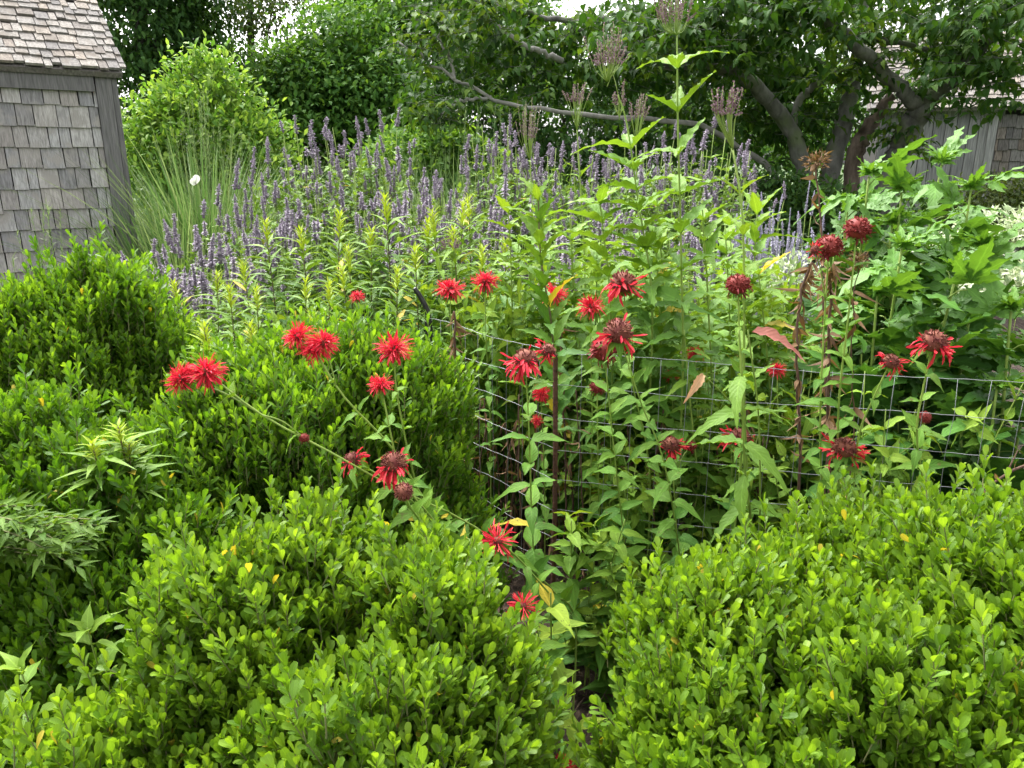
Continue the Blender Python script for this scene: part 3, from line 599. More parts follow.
# ------------------------------------------------------------------ hyssop: clumps of leafy stems under purple spikes
def leafy(a, path, t0, t1, gap, per, ln, wd, tms, ang=60, droop=.0, age=(.1, .5), whorl=90, lenf=None, mat=0):
    """leaves in whorls along a stem; the age rises to the tip"""
    path = np.asarray(path); seg = np.linalg.norm(np.diff(path, axis=0), axis=1); s = np.concatenate([[0], np.cumsum(seg)]); Ltot = s[-1]
    ts = np.arange(t0 * Ltot, t1 * Ltot, gap)
    if len(ts) == 0: return
    P = np.stack([np.interp(ts, s, path[:, k]) for k in range(3)], 1); P2 = np.stack([np.interp(ts + .01, s, path[:, k]) for k in range(3)], 1)
    T = unit(np.where(np.linalg.norm(P2 - P, axis=1)[:, None] < 1e-6, unit(path[-1] - path[-2]), P2 - P))
    ref = np.where(np.abs(T[:, 2:3]) < .95, np.array((0, 0, 1.)), np.array((1., 0, 0))); S = unit(np.cross(T, ref)); B = np.cross(T, S)
    ph0 = U(0, 6.28); u = ts / Ltot
    for k in range(per):
        ph = ph0 + k * 2 * pi / per + np.arange(len(ts)) * R(whorl) + U(-.25, .25, len(ts))
        rad = cos_(ph)[:, None] * S + sin_(ph)[:, None] * B
        an = R(ang) * (1.08 - .45 * u) + U(-.2, .2, len(ts))
        D = T * cos_(an)[:, None] + rad * sin_(an)[:, None] + (0, 0, -droop); N = T * sin_(an)[:, None] - rad * cos_(an)[:, None]
        f = (lenf(u) if lenf else np.ones(len(ts))) * U(.8, 1.15, len(ts))
        put_leaves(a, tms, P + rad * .002, D, N + rng.normal(size=N.shape) * .15, ln * f, wd * f * U(.88, 1.12, len(ts)), U(0, 1, len(ts)), np.where(U(0, 1, len(ts)) < .012, 2., np.clip(age[0] + (age[1] - age[0]) * u ** 3 + U(-.1, .1, len(ts)), 0, 1)), mat)
def spike_mesh(name, L, r, mat, seed):
    a = Acc(); rings = int(L / .0075)
    for k in range(rings):
        u = k / rings; rr = r * (.75 + .25 * sin(u * 9 + seed)) * (1 - .65 * u ** 3) * (0.5 if (k % 3 == 2) else 1); m = 9
        ph = np.arange(m) * 2 * pi / m + U(0, 1); D = np.stack([cos_(ph), sin_(ph), U(-.1, .9, m)], 1); P = np.zeros((m, 3)); P[:, 2] = u * L
        put_leaves(a, small, P + D * .001, D, np.tile((0, 0, 1.), (m, 1)), rr * U(.8, 1.25, m), rr * .55, U(0, 1, m), np.clip(U(-.5, .9, m), 0, 1))
    a.tube([(0, 0, -.01), (0, 0, L * .5), (0, 0, L * .98)], r * .35, r * .2, 5, rnd=.1, age=0)
    o = a.build(name, mat); me = o.data; bpy.data.objects.remove(o); return me
SPK = [spike_mesh('flower_spike', l, r, M['purple'], i) for i, (l, r) in enumerate(((.12, .025), (.095, .025), (.145, .024), (.07, .023)))]
LSPK = [spike_mesh('flower_spike', l, r, M['lilac'], i) for i, (l, r) in enumerate(((.22, .014), (.17, .015)))]
def hyssop_proto(nst, hgt, rad, leaf, stemm, ll=.075, lw=.036, gap=.05):
    a, st, tips = Acc(), Acc(), []
    for k in range(nst):
        th = k * 2.4 + U(-.4, .4); r0 = rad * math.sqrt((k + .5) / nst); h = hgt * U(.72, 1.0)
        b0 = np.array([cos(th) * r0 * .6, sin(th) * r0 * .6, 0]); tp_ = np.array([cos(th) * r0 * 1.25, sin(th) * r0 * 1.25, h]); pth = smooth_path([b0, (b0 + tp_) / 2 + U(-.02, .02, 3), tp_], 9)
        st.tube(pth, .0035, .0018, 4); tips.append((tp_, unit(pth[-1] - pth[-3])))
        leafy(a, pth, .25, .90, gap, 2, ll, lw, ovate, 65, .15, (.05, .7), lenf=lambda u: 1.15 - .6 * u)
        for q in range(2):
            t = U(.55, .85); s0 = b0 * (1 - t) + tp_ * t; e = s0 + (U(-.08, .08), U(-.08, .08), .1); leafy(a, smooth_path([s0, (s0 + e) / 2, e], 5), .2, 1, .03, 2, ll * .6, lw * .6, ovate, 65, .1, (.2, .8)); st.tube([s0, (s0 + e) / 2, e], .0018, .001, 4)
            if U(0, 1) < .8: tips.append((e, np.array((0, 0, 1.))))
    m = []
    for acc, nm, mt in ((a, 'foliage', leaf), (st, 'stems', stemm)):
        o = acc.build(nm, mt); m.append(o.data); bpy.data.objects.remove(o)
    return m, tips, hgt
HY = [hyssop_proto(n, 1.2, r, M['hyssop'], M['stem']) for n, r in ((12, .22), (14, .25), (10, .2))]
SG = [hyssop_proto(11, 1.0, .2, M['silver'], M['stem'], .03, .008, .03)]
def hyssop(px, py, Y, label, protos=HY, spikes=SPK, name='hyssop_clump', cat='flower clump', group='purple hyssop clumps'):
    (fo, st), tips, hg = protos[rng.integers(len(protos))]; p = at(px, py, Y); s_ = p[2] / (hg + (.10 if py > 170 else .0)); rz = U(0, 6.28)
    root = thing(name, label, cat, (p[0], p[1], 0), group, rz, s_)
    for me in (fo, st):
        o = bpy.data.objects.new(me.name, me); COL.objects.link(o); o.parent = root
    for tp_, ax in tips:
        if U(0, 1) < .22: continue
        o = bpy.data.objects.new('flower_spike', spikes[rng.integers(len(spikes))]); COL.objects.link(o); o.parent = root
        o.location = tp_; o.rotation_euler = (U(-.22, .22), U(-.22, .22), U(0, 6)); k = U(.8, 1.25) / max(.6, s_); o.scale = (k, k, k * U(.85, 1.2))
HYL = [
 (152, 258, 3.9, 'low purple hyssop clump between tall shrub and ornamental grass, lowest of the purple spikes'),
 (172, 230, 4.2, 'purple hyssop clump leaning out under the white butterfly to its left'),
 (192, 240, 3.9, 'purple hyssop clump in front, below the white butterfly'),
 (207, 200, 4.5, 'purple hyssop clump just beneath the white butterfly'),
 (225, 236, 3.8, 'purple hyssop clump in front of the dense spikes right of the butterfly'),
 (243, 182, 4.9, 'dense purple hyssop clump right of the butterfly'),
 (258, 176, 5.2, 'dark purple hyssop clump before the lime green shrub'),
 (268, 205, 4.4, 'purple hyssop clump rising behind the goldenrod row'),
 (281, 158, 5.4, 'tall purple hyssop clump at the right edge of the lime green shrub'),
 (296, 190, 4.6, 'purple hyssop clump between lime green shrub and goldenrod'),
 (308, 138, 5.6, 'purple hyssop clump standing against the dark gap between the trees, nearest the lime shrub'),
 (322, 128, 5.9, 'tallest pair of purple hyssop spikes against the dark tree base'),
 (336, 165, 5.0, 'purple hyssop clump behind the tallest goldenrod tip'),
 (352, 126, 5.7, 'tall purple hyssop clump beneath the rounded green tree'),
 (369, 122, 6.1, 'slender purple hyssop clump standing alone beneath the rounded green tree'),
 (381, 178, 4.9, 'purple hyssop clump behind the goldenrod with the brightest tip'),
 (398, 150, 5.9, 'purple hyssop clump before the grassy mound'),
 (414, 190, 4.7, 'purple hyssop clump between two goldenrod tips'),
 (428, 176, 5.1, 'loose purple hyssop clump at the foot of the grassy mound'),
 (444, 172, 5.3, 'pale purple hyssop clump beside the low light green shrub'),
 (461, 166, 5.4, 'close set purple hyssop clump in front of the grassy mound, right side'),
 (484, 152, 5.7, 'purple hyssop clump in front of the dark shaded tree'),
 (490, 186, 4.8, 'purple hyssop clump leaning above the pair of red flower heads'),
 (505, 205, 4.4, 'low purple hyssop clump above the drooping dark red flower'),
 (507, 132, 6.0, 'bright purple hyssop clump left of the mauve flower head'),
 (522, 122, 5.9, 'bright purple hyssop clump beneath the mauve flower head at the pale limb'),
 (545, 140, 5.6, 'purple hyssop clump under the end of the pale limb'),
 (562, 150, 5.3, 'purple hyssop clump left of the tall budding stems'),
 (577, 172, 4.9, 'purple hyssop clump between the budding stems'),
 (590, 205, 4.3, 'purple hyssop clump behind the light green whorled leaves'),
 (606, 140, 5.6, 'purple hyssop clump behind the thinnest budding stem'),
 (622, 190, 4.5, 'purple hyssop clump close behind the tall central stem'),
 (640, 132, 5.8, 'purple hyssop clump right of the largest budding head'),
 (656, 150, 5.3, 'purple hyssop clump left of the tallest whorled stem'),
 (678, 215, 4.2, 'purple hyssop clump showing between the two whorled stems'),
 (692, 138, 5.7, 'purple hyssop clump right of the tallest whorled stem'),
 (707, 126, 5.9, 'pale purple hyssop clump before the spreading tree, left side'),
 (722, 145, 5.6, 'pale purple hyssop clump below the arched limb'),
 (735, 160, 5.4, 'pale purple hyssop clump nearest the tree root'),
 (715, 215, 4.6, 'purple hyssop clump left of the yellow green stem'),
 (545, 238, 3.9, 'purple hyssop clump half hidden behind the reddish stem'),
 (600, 240, 3.8, 'purple hyssop clump above the drooping red flower'),
]
for x, y, Y, l in HYL: hyssop(x, y, Y, l)
for x, y, Y, l in ((762, 205, 4.9, 'lilac blue sage clump left of the brown seed head'), (782, 200, 5.1, 'lilac blue sage clump at the dark shrub foot'), (806, 190, 5.2, 'silvery lilac sage clump with bare upright tips beside the brown seed head'),
                   (765, 250, 4.4, 'lilac blue sage clump in front, beside the pale variegated plant'), (795, 235, 4.7, 'lilac blue sage clump behind the pale variegated plant'), (748, 228, 4.6, 'lilac blue sage clump behind the yellow green stem')):
    hyssop(x, y, Y, l, SG, LSPK, 'sage_clump', 'flower clump', 'lilac sage clumps')

# ------------------------------------------------------------------ goldenrod
def golden_proto(h):
    a, st = Acc(), Acc(); p = smooth_path([(0, 0, 0), (U(-.03, .03), U(-.03, .03), h / 2), (0, 0, h)], 14); st.tube(p, .005, .002, 5, rnd=.3)
    leafy(a, p, .25, .93, .0095, 1, .105, .023, lance, 74, .12, (.0, .35), 137.5, lambda u: .65 + .55 * np.sin(np.clip(u, 0, 1) * 2.6))
    leafy(a, p, .92, 1.0, .004, 1, .06, .012, lance, 38, 0, (.35, .85), 137.5, lambda u: 1.0 - (u - .92) * 4)
    m = []
    for acc, nm, mt in ((a, 'leaves', M['golden']), (st, 'stem', M['redstem'])):
        o = acc.build(nm, mt); m.append(o.data); bpy.data.objects.remove(o)
    return m, h
GP = [golden_proto(1.15) for _ in range(4)]
def golden(px, py, Y, label, name='goldenrod', group='goldenrod stems', base=None):
    m, h = GP[rng.integers(len(GP))]; p = at(px, py, Y); zb = 0 if base is None else base
    k = (p[2] - zb) / (h + .03); root = thing(name, label, 'wildflower', (p[0], p[1], zb), group, U(0, 6.28)); root.scale = (max(.75, min(k, 1.1)),) * 2 + (k,); root.rotation_euler = (U(-.05, .05), U(-.05, .05), U(0, 6.28))
    for me in m:
        o = bpy.data.objects.new(me.name, me); COL.objects.link(o); o.parent = root
for x, y, Y, l in [
 (330, 206, 3.3, 'leafy goldenrod stem with broad yellow tip, tallest behind the paired red flowers'), (276, 214, 3.7, 'leafy goldenrod stem at the back next to the purple spikes'), (300, 224, 3.5, 'leafy goldenrod stem left of the tallest one'),
 (385, 190, 3.4, 'goldenrod stem with bright yellow tip behind the black post'), (360, 222, 3.5, 'dull leafy goldenrod stem between two bright tipped ones'), (255, 256, 3.2, 'goldenrod stem near the low purple hyssop'), (232, 280, 2.9, 'short goldenrod stem left of a paler pair'),
 (252, 284, 2.9, 'short goldenrod stem in the paler pair'), (297, 274, 2.9, 'goldenrod stem above the paired red flowers, left one'), (319, 278, 2.85, 'goldenrod stem above the paired red flowers, right one'), (303, 306, 2.55, 'goldenrod tip standing directly behind the paired red flowers'),
 (212, 322, 2.35, 'goldenrod tip between the two big rounded shrubs'), (265, 318, 2.5, 'small goldenrod tip at the top of the rounded shrub'), (188, 316, 2.1, 'narrow goldenrod shoot right behind the big red flower on the arching stem'),
 (458, 196, 3.5, 'goldenrod stem with yellow tip in front of the grassy mound'), (447, 204, 3.4, 'goldenrod stem beside the one before the grassy mound'), (420, 240, 3.1, 'stout goldenrod stem above the black post, lowest bright tip'), (456, 222, 3.3, 'goldenrod stem with orange yellow tip above the single red flower'),
 (476, 190, 3.6, 'pale goldenrod stem at the back above the pair of red heads'), (425, 214, 3.5, 'goldenrod stem behind the stout one'), (350, 262, 3.0, 'goldenrod stem above the small red bud'), (400, 262, 3.0, 'goldenrod stem left above the bent black post'),
 (345, 240, 3.2, 'leafy goldenrod stem in the gap right of the tallest one'), (480, 240, 3.2, 'leafy goldenrod stem behind the pair of red heads'), (510, 235, 3.3, 'leafy goldenrod stem left of the reddish stem'), (180, 275, 3.2, 'goldenrod stem in front of the low purple hyssop'), (205, 268, 3.4, 'goldenrod stem with spread leaves beside the purple spikes')]:
    golden(x, y, Y, l)
for x, y, Y, zb, l in ((98, 432, 1.48, .45, 'pale goldenrod shoot growing up between the left shrubs, taller left one'), (126, 440, 1.5, .45, 'pale goldenrod shoot growing up between the left shrubs, right one'), (112, 418, 1.52, .45, 'pale goldenrod shoot with curled tip behind two others'), (42, 440, 1.62, .5, 'pale goldenrod tip at the left edge shrub')):
    golden(x, y, Y, l, base=zb, group='goldenrod shoots in the shrubs')

# ------------------------------------------------------------------ bee balm
def head(root, P, ax, size, kind):
    """a flower head at P with axis ax and full width SIZE"""
    ax = unit(ax); ref = np.array((1., 0, 0)) if abs(ax[0]) < .8 else np.array((0, 1., 0)); X = unit(np.cross(ref, ax)); Y = np.cross(ax, X); W = np.array([X, Y, ax])
    c = Acc(); r = size * {'fresh': .17, 'spent': .30, 'ball': .46, 'dark': .40, 'spider': .15}[kind]
    c.inst(ball, np.array([P]), X[None] * r * .85, Y[None] * r * .85, ax[None] * r * .8, .5, .3)
    n = {'fresh': 60, 'spent': 170, 'ball': 190, 'dark': 190, 'spider': 80}[kind]
    d = unit(rng.normal(size=(n, 3))); d[:, 2] = np.abs(d[:, 2]) * 1.0 - .25; d = unit(d)
    put_sticks(c, P + (d * (r * .8, r * .8, r * .74)) @ W, (d + rng.normal(size=(n, 3)) * .25) @ W, r * U(.10, .26, n), r * .055, U(0, 1, n))
    mats = M['maroon'] if kind in ('dark',) else M['disc']
    o = c.build('flower_head', mats, root, root.location)
    p = Acc()
    def pets(n, el0, el1, l0, l1, wd, az=None, age=(0, .35)):
        th = U(0, 2 * pi, n) if az is None else az; el = U(R(el0), R(el1), n)
        D = np.stack([cos_(th) * cos_(el), sin_(th) * cos_(el), sin_(el)], 1); D = unit(D + rng.normal(size=D.shape) * .24)
        put_leaves(p, petal, P + (D * r * .6) @ W, D @ W, np.tile(ax, (n, 1)) + rng.normal(size=(n, 3)) * .3, U(l0, l1, n) * size, wd * size * U(.8, 1.3, n), U(0, 1, n), np.clip(U(age[0] - .15, age[1], n), 0, 1))
    if kind == 'fresh':
        pets(80, -14, 28, .22, .44, .046); pets(60, 20, 85, .12, .27, .042); pets(12, -50, -15, .18, .32, .046)
        d = unit(rng.normal(size=(40, 3)) * (1, 1, .5) + (0, 0, .3)); put_sticks(p, P + (d * r * .6) @ W, d @ W, size * U(.34, .46, 40), size * .006, .2, .6)
    elif kind == 'spider': pets(44, -20, 30, .3, .52, .045, age=(0, .5)); pets(14, 20, 70, .2, .35, .04)
    elif kind == 'spent':
        az = np.concatenate([U(a0 - .3, a0 + .3, 7) for a0 in U(0, 2 * pi, 4)]); pets(28, -40, 8, .24, .42, .07, az, (0, .5)); pets(18, -40, 10, .14, .22, .04, age=(-.1, .1))
    else: 
        pets(40 if kind == 'dark' else 7, -50, 10, .16, .30, .05, age=(0, .1))
    p.build('petals', M['red'] if kind != 'dark' else M['maroon'], o)
    p_ob = bpy.data.objects[-1] if False else None
    o.children[0].location = [-float(x) for x in root.location]
    return r
def bee_balm(label, pts, size, kind, ax=(0, -.25, 1), leaf=.06, t0=.35, gap=.065, extra=(), group='red bee balm stems', stem=.0028, bract=True, ground=True, t1=.98, droop=.22):
    pts = [np.asarray(at(*q)) for q in pts]; g0 = pts[0].copy(); 
    if ground: g0[2] = 0
    P = smooth_path(([g0] if ground and pts[0][2] > .05 else []) + pts, 22)
    root = thing('bee_balm', label, 'flower', (*g0[:2], 0), group)
    s_ = Acc(); s_.tube(P, stem, stem * .62, 6, rnd=.2); l = Acc()
    leafy(l, P, t0, t1, gap, 2, leaf * 1.3, leaf * .55, ovate, 72, droop, (.05, .3), 90, lambda u: np.clip(1.25 - .65 * u, .4, 1.2))
    ends = [(P[-1], ax, size, kind)]
    for (bp, sz, kd, bax) in extra:
        e = at(*bp); j = P[int(len(P) * .82)]; s_.tube(smooth_path([j, (j + e) / 2 + (0, 0, .01), e], 8), stem * .6, stem * .45, 5); ends.append((e, bax, sz, kd))
    for (q, x, sz, kd) in ends:
        if kd == 'none': continue
        if bract:
            th = np.arange(8) * 2 * pi / 8 + U(0, 1); x = unit(x); rf = unit(np.cross(x, (0, 1., .1))); r2 = np.cross(x, rf)
            D = cos_(th)[:, None] * rf + sin_(th)[:, None] * r2 - x * .25
            put_leaves(l, ovate, np.tile(q - x * sz * .12, (8, 1)), D, np.tile(x, (8, 1)), sz * U(.3, .55, 8), sz * U(.14, .22, 8), U(0, 1, 8), U(0, .3, 8))
    s_.build('stem', M['stem'], root, root.location); l.build('leaves', M['balm'], root, root.location)
    for (q, x, sz, kd) in ends:
        if kd != 'none': head(root, q, np.asarray(x, float), sz, kd)
    return root
def m_(px, Y): return px * Y / F
T_ = (0, -.25, 1)
bee_balm('large double red bee balm flower at the far end of the long arching stem', [(585, 640, 1.9), (548, 585, 1.75), (475, 527, 1.55), (395, 488, 1.42), (330, 452, 1.36), (262, 415, 1.32), (206, 372, 1.3)], m_(42, 1.3), 'fresh', (.15, -.35, .8), .05, .3, .13, [((181, 379, 1.29), m_(38, 1.29), 'fresh', (-.7, -.4, .5)), ((304, 438, 1.34), m_(14, 1.34), 'dark', (.1, -.3, 1))])
bee_balm('pair of red bee balm flowers touching at the top of a leaning stem', [(470, 560, 1.75), (425, 500, 1.6), (392, 448, 1.5), (345, 398, 1.45), (314, 350, 1.45)], m_(36, 1.45), 'fresh', (-.1, -.3, 1), .045, .45, .08, [((298, 337, 1.46), m_(36, 1.46), 'fresh', (-.5, -.2, .8)), ((323, 343, 1.44), m_(36, 1.44), 'fresh', (.45, -.3, .8))], bract=False)
bpy.data.objects[-1]
bee_balm('upright red bee balm flower above a smaller one on the rounded shrub', [(440, 560, 1.9), (415, 480, 1.7), (398, 400, 1.62), (394, 350, 1.6)], m_(42, 1.6), 'fresh', (.05, -.1, 1), .04, .5, .1)
bee_balm('small red bee balm flower below the upright one on the rounded shrub', [(430, 560, 1.6), (405, 500, 1.5), (392, 440, 1.45), (381, 385, 1.45)], m_(30, 1.45), 'fresh', T_, .05, .55, .07)
bee_balm('round red bee balm flower on a dark stem right of the black post', [(452, 420, 2.6), (451, 340, 2.5), (450, 290, 2.5)], m_(32, 2.5), 'fresh', (0, -.2, 1), .05, .4)
bee_balm('round red bee balm flower slightly higher, second one right of the black post', [(490, 420, 2.6), (486, 340, 2.5), (485, 282, 2.5)], m_(29, 2.5), 'fresh', (0, -.2, 1), .05, .4)
bee_balm('tiny dull red bee balm bud above the rounded shrub, left of the black post', [(362, 380, 2.7), (360, 330, 2.6), (357, 297, 2.6)], m_(17, 2.6), 'fresh', T_, .04, .6)
bee_balm('fading bee balm head with brown centre in front of the reddish stem', [(538, 640, 1.9), (532, 520, 1.8), (529, 430, 1.72), (525, 360, 1.7)], m_(46, 1.7), 'spent', (-.1, -.2, 1), .085, .3, .07, [((548, 351, 1.75), m_(30, 1.75), 'spent', (.4, -.1, .8))])
bee_balm('red bee balm flower half hidden by the reddish stem', [(556, 420, 2.5), (556, 350, 2.4), (555, 295, 2.4)], m_(28, 2.4), 'fresh', T_, .05, .4)
bee_balm('red bee balm flower between the reddish stem and a drooping flower', [(592, 430, 2.4), (591, 360, 2.3), (591, 307, 2.3)], m_(31, 2.3), 'fresh', T_, .055, .4)
bee_balm('drooping bright red bee balm flower topmost beside the whorled stems', [(650, 480, 2.2), (632, 380, 2.05), (623, 283, 2.0)], m_(46, 2.0), 'spent', (0, -.15, 1), .06, .4)
bee_balm('large bright red bee balm with brown centre, just above a dark one', [(690, 640, 2.0), (668, 480, 1.85), (640, 400, 1.8), (618, 332, 1.78)], m_(52, 1.78), 'spent', (0, -.2, 1), .07, .35)
bee_balm('dark red fading bee balm head tucked under the large bright one', [(630, 600, 2.1), (614, 450, 1.95), (604, 350, 1.9)], m_(38, 1.9), 'dark', (0, -.15, 1), .07, .35)
bee_balm('small red bee balm flower low beside the rusty bar', [(545, 520, 2.4), (543, 440, 2.35), (541, 394, 2.3)], m_(22, 2.3), 'fresh', (.2, -.5, .7), .06, .4, extra=[((537, 421, 2.3), m_(14, 2.3), 'fresh', (0, -.6, .6))])
bee_balm('small maroon bee balm head right of the rusty bar', [(600, 560, 2.3), (598, 460, 2.2), (597, 387, 2.2)], m_(20, 2.2), 'dark', (0, -.5, .8), .06, .4)
bee_balm('tiny red bee balm flower behind the large serrated leaf', [(676, 470, 2.5), (673, 420, 2.5), (672, 376, 2.5)], m_(17, 2.5), 'fresh', T_, .05, .4)
bee_balm('small red bee balm flower peeping above the top wire', [(700, 470, 2.5), (697, 410, 2.45), (695, 354, 2.45)], m_(20, 2.45), 'fresh', T_, .05, .4)
bee_balm('small red bee balm flower under the pink turning leaf', [(780, 470, 2.4), (778, 420, 2.35), (777, 370, 2.35)], m_(21, 2.35), 'fresh', T_, .05, .4)
bee_balm('fading red bee balm head low behind the mesh, left one of that row', [(680, 600, 2.15), (676, 520, 2.1), (671, 445, 2.1)], m_(36, 2.1), 'spent', T_, .07, .35, extra=[((690, 446, 2.15), m_(18, 2.15), 'dark', T_)])
bee_balm('dark maroon round bee balm head on top of the stem below the yellow leaf', [(742, 440, 1.95), (740, 360, 1.85), (738, 285, 1.82)], m_(32, 1.82), 'dark', (0, -.1, 1), .05, .45)
bee_balm('red bee balm head with dark centre behind the second wire', [(750, 600, 2.15), (745, 520, 2.1), (740, 438, 2.1)], m_(42, 2.1), 'spent', (0, -.05, 1), .08, .35)
bee_balm('tall fading bee balm head with one red petal left, above another dark head', [(838, 560, 1.8), (838, 420, 1.65), (848, 320, 1.6), (857, 229, 1.6)], m_(34, 1.6), 'dark', (.1, -.15, 1), .055, .35)
bee_balm('dark red bee balm head just below and left of the tallest one', [(822, 560, 1.85), (820, 430, 1.7), (824, 330, 1.65), (829, 247, 1.62)], m_(34, 1.62), 'dark', (-.2, -.2, 1), .05, .45, extra=[((815, 250, 1.6), m_(18, 1.6), 'spent', (-.8, -.2, .4))])
bee_balm('large bee balm head with red petals on one side among the cut leaves', [(925, 540, 1.75), (917, 440, 1.62), (922, 395, 1.6), (934, 342, 1.58)], m_(48, 1.58), 'spent', (.1, -.2, 1), .06, .45)
bee_balm('smaller fading bee balm head left of the large one among the cut leaves', [(850, 520, 1.7), (858, 440, 1.62), (875, 395, 1.58), (891, 362, 1.56)], m_(32, 1.56), 'spent', (.2, -.2, 1), .05, .6, .09)
bee_balm('flat red bee balm head resting on the wire above the lower corner shrub', [(840, 560, 1.7), (842, 500, 1.66), (844, 448, 1.64)], m_(46, 1.64), 'spent', (0, -.02, 1), .06, .5)
bee_balm('tiny dark bee balm ball behind the mesh under the large fading head', [(918, 540, 2.1), (920, 470, 2.05), (925, 417, 2.0)], m_(17, 2.0), 'dark', (.3, -.6, .6), .07, .4)
bee_balm('fading bee balm with few red petals under the arching stem, left one', [(470, 580, 1.75), (430, 520, 1.5), (385, 480, 1.42), (352, 460, 1.4)], m_(34, 1.4), 'spent', (-.5, -.2, .8), .06, .5)
bee_balm('fading bee balm with spread red petals above the brown seed ball', [(480, 600, 1.7), (440, 530, 1.48), (410, 492, 1.4), (394, 463, 1.38)], m_(48, 1.38), 'spent', (0, -.2, 1), .055, .5)
bee_balm('round brown bee balm seed ball at the arching stem', [(470, 600, 1.6), (435, 540, 1.4), (412, 510, 1.33), (404, 492, 1.3)], m_(24, 1.3), 'ball', (-.1, -.7, .7), .06, .5, .05)
bee_balm('spidery red bee balm flower facing up over the centre shrub edge', [(575, 620, 1.75), (548, 592, 1.6), (520, 560, 1.5), (498, 541, 1.45)], m_(44, 1.45), 'spider', (-.3, -.7, .7), .05, .35, .09)
bee_balm('small spidery orange red bee balm below the other spidery one', [(545, 690, 1.5), (540, 650, 1.4), (530, 622, 1.36), (523, 606, 1.34)], m_(36, 1.34), 'spider', (-.1, -.7, .7), .06, .3, .05)
bee_balm('red bee balm flower low at the bottom edge between the two front shrubs', [(570, 800, 1.18), (566, 778, 1.1), (563, 768, 1.05)], m_(34, 1.05), 'fresh', (0, -.5, .8), .06, .4, .05)
bee_balm('red bee balm flower buried in the left side of the front shrub', [(175, 690, 1.2), (160, 650, 1.12), (150, 630, 1.1)], m_(34, 1.1), 'spider', (-.6, -.5, .5), .05, .6, .08)
# leafy stems that carry no flower
def balm_proto(h, ll):
    a, s_ = Acc(), Acc(); p = smooth_path([(0, 0, 0), (U(-.06, .06), U(-.06, .06), h * .5), (U(-.08, .08), U(-.08, .08), h)], 14); s_.tube(p, .0032, .0018, 5, rnd=.3)
    leafy(a, p, .18, .99, .055, 2, ll, ll * .42, ovate, 74, .25, (.0, .55), 90, lambda u: np.clip(1.2 - .6 * u ** 2, .4, 1.2))
    for q in range(5):
        t = U(.3, .85); s0 = p[int(t * 13)]; th = U(0, 6.28); e = s0 + (cos(th) * .1, sin(th) * .1, .12); b = smooth_path([s0, (s0 + e) / 2, e], 5); s_.tube(b, .0018, .001, 4); leafy(a, b, .3, 1.0, .035, 2, ll * .6, ll * .27, ovate, 70, .2, (.2, .7))
    m = []
    for acc, nm, mt in ((a, 'leaves', M['balm']), (s_, 'stem', M['stem'])):
        o = acc.build(nm, mt); m.append(o.data); bpy.data.objects.remove(o)
    return m, h
BP = [balm_proto(.8, l) for l in (.115, .095, .125, .10, .09)]
def leafy_stand(box, n, h, label, group, name='leafy_perennial'):
    for k in range(n):
        x, y = U(box[0], box[1]), U(box[2], box[3])
        if y < 2.3 and abs(x - .058 * y) < .065: x += .15
        m, hh = BP[rng.integers(len(BP))]
        root = thing(name, label, 'plant', (x, y, 0), group, U(0, 6.28)); kz = U(*h) / hh; root.scale = (.85, .85, kz); root.rotation_euler = (U(-.12, .12), U(-.12, .12), U(0, 6.28))
        for me in m:
            o = bpy.data.objects.new(me.name, me); COL.objects.link(o); o.parent = root
leafy_stand((.18, .62, 2.1, 2.7), 17, (.55, .9), 'leafy green bee balm stem without a flower, behind the mesh right of the rusty bar', 'leafy stems right of the rusty bar')
leafy_stand((.6, 1.35, 2.0, 2.8), 38, (.55, .95), 'leafy green bee balm stem without a flower, behind the mesh over the right front shrub', 'leafy stems behind the right mesh')
leafy_stand((-.2, .2, 2.75, 3.4), 20, (.75, 1.05), 'leafy green bee balm stem without a flower, inside the fence corner behind the dead stalks', 'leafy stems inside the fence corner')
leafy_stand((-.03, .12, 1.7, 2.1), 3, (.35, .75), 'leafy green bee balm stem without a flower, in front of the rusty bar', 'leafy stems before the rusty bar')
leafy_stand((-.3, 1.3, 2.7, 3.9), 70, (.9, 1.2), 'leafy green stem without a flower between the bee balm and the purple hyssop', 'leafy stems before the hyssop')
leafy_stand((-1.9, -.4, 2.9, 3.9), 36, (.6, .9), 'leafy green stem without a flower under the goldenrod', 'leafy stems under the goldenrod')
leafy_stand((.2, .45, 1.85, 2.15), 3, (.22, .45), 'low leafy green bee balm shoot over the mulch at the foot of the mesh', 'low shoots at the foot of the mesh')
# young plant in the gap at the bottom
for i, (px, py, Y, hh, l) in enumerate(((548, 690, 1.66, .42, 'young yellow green bee balm plant on the mulch between the two front shrubs, taller'), (578, 700, 1.6, .2, 'small yellow green bee balm seedling on the mulch nearest the right front shrub'), (590, 680, 1.95, .45, 'arching bee balm shoot with one large leaf over the mulch'), (545, 640, 1.62, .55, 'yellow green bee balm shoot beside the small spidery flower'))):
    b0 = at(px, py, Y); b0[2] = 0; a, s_ = Acc(), Acc(); p = smooth_path([b0, b0 + (U(-.02, .02), -.02, hh * .5), b0 + (U(-.04, .04), -.05, hh)], 10); s_.tube(p, .003, .002, 5)
    root = thing('seedling', l, 'plant', b0, 'bee balm seedlings on the mulch')
    leafy(a, p, .25, 1.0, .075, 2, .085, .042, ovate, 75, .15, (.5, 1.1), 90, lambda u: 1.2 - .3 * u); a.build('leaves', M['balm'], root, b0); s_.build('stem', M['stem'], root, b0)
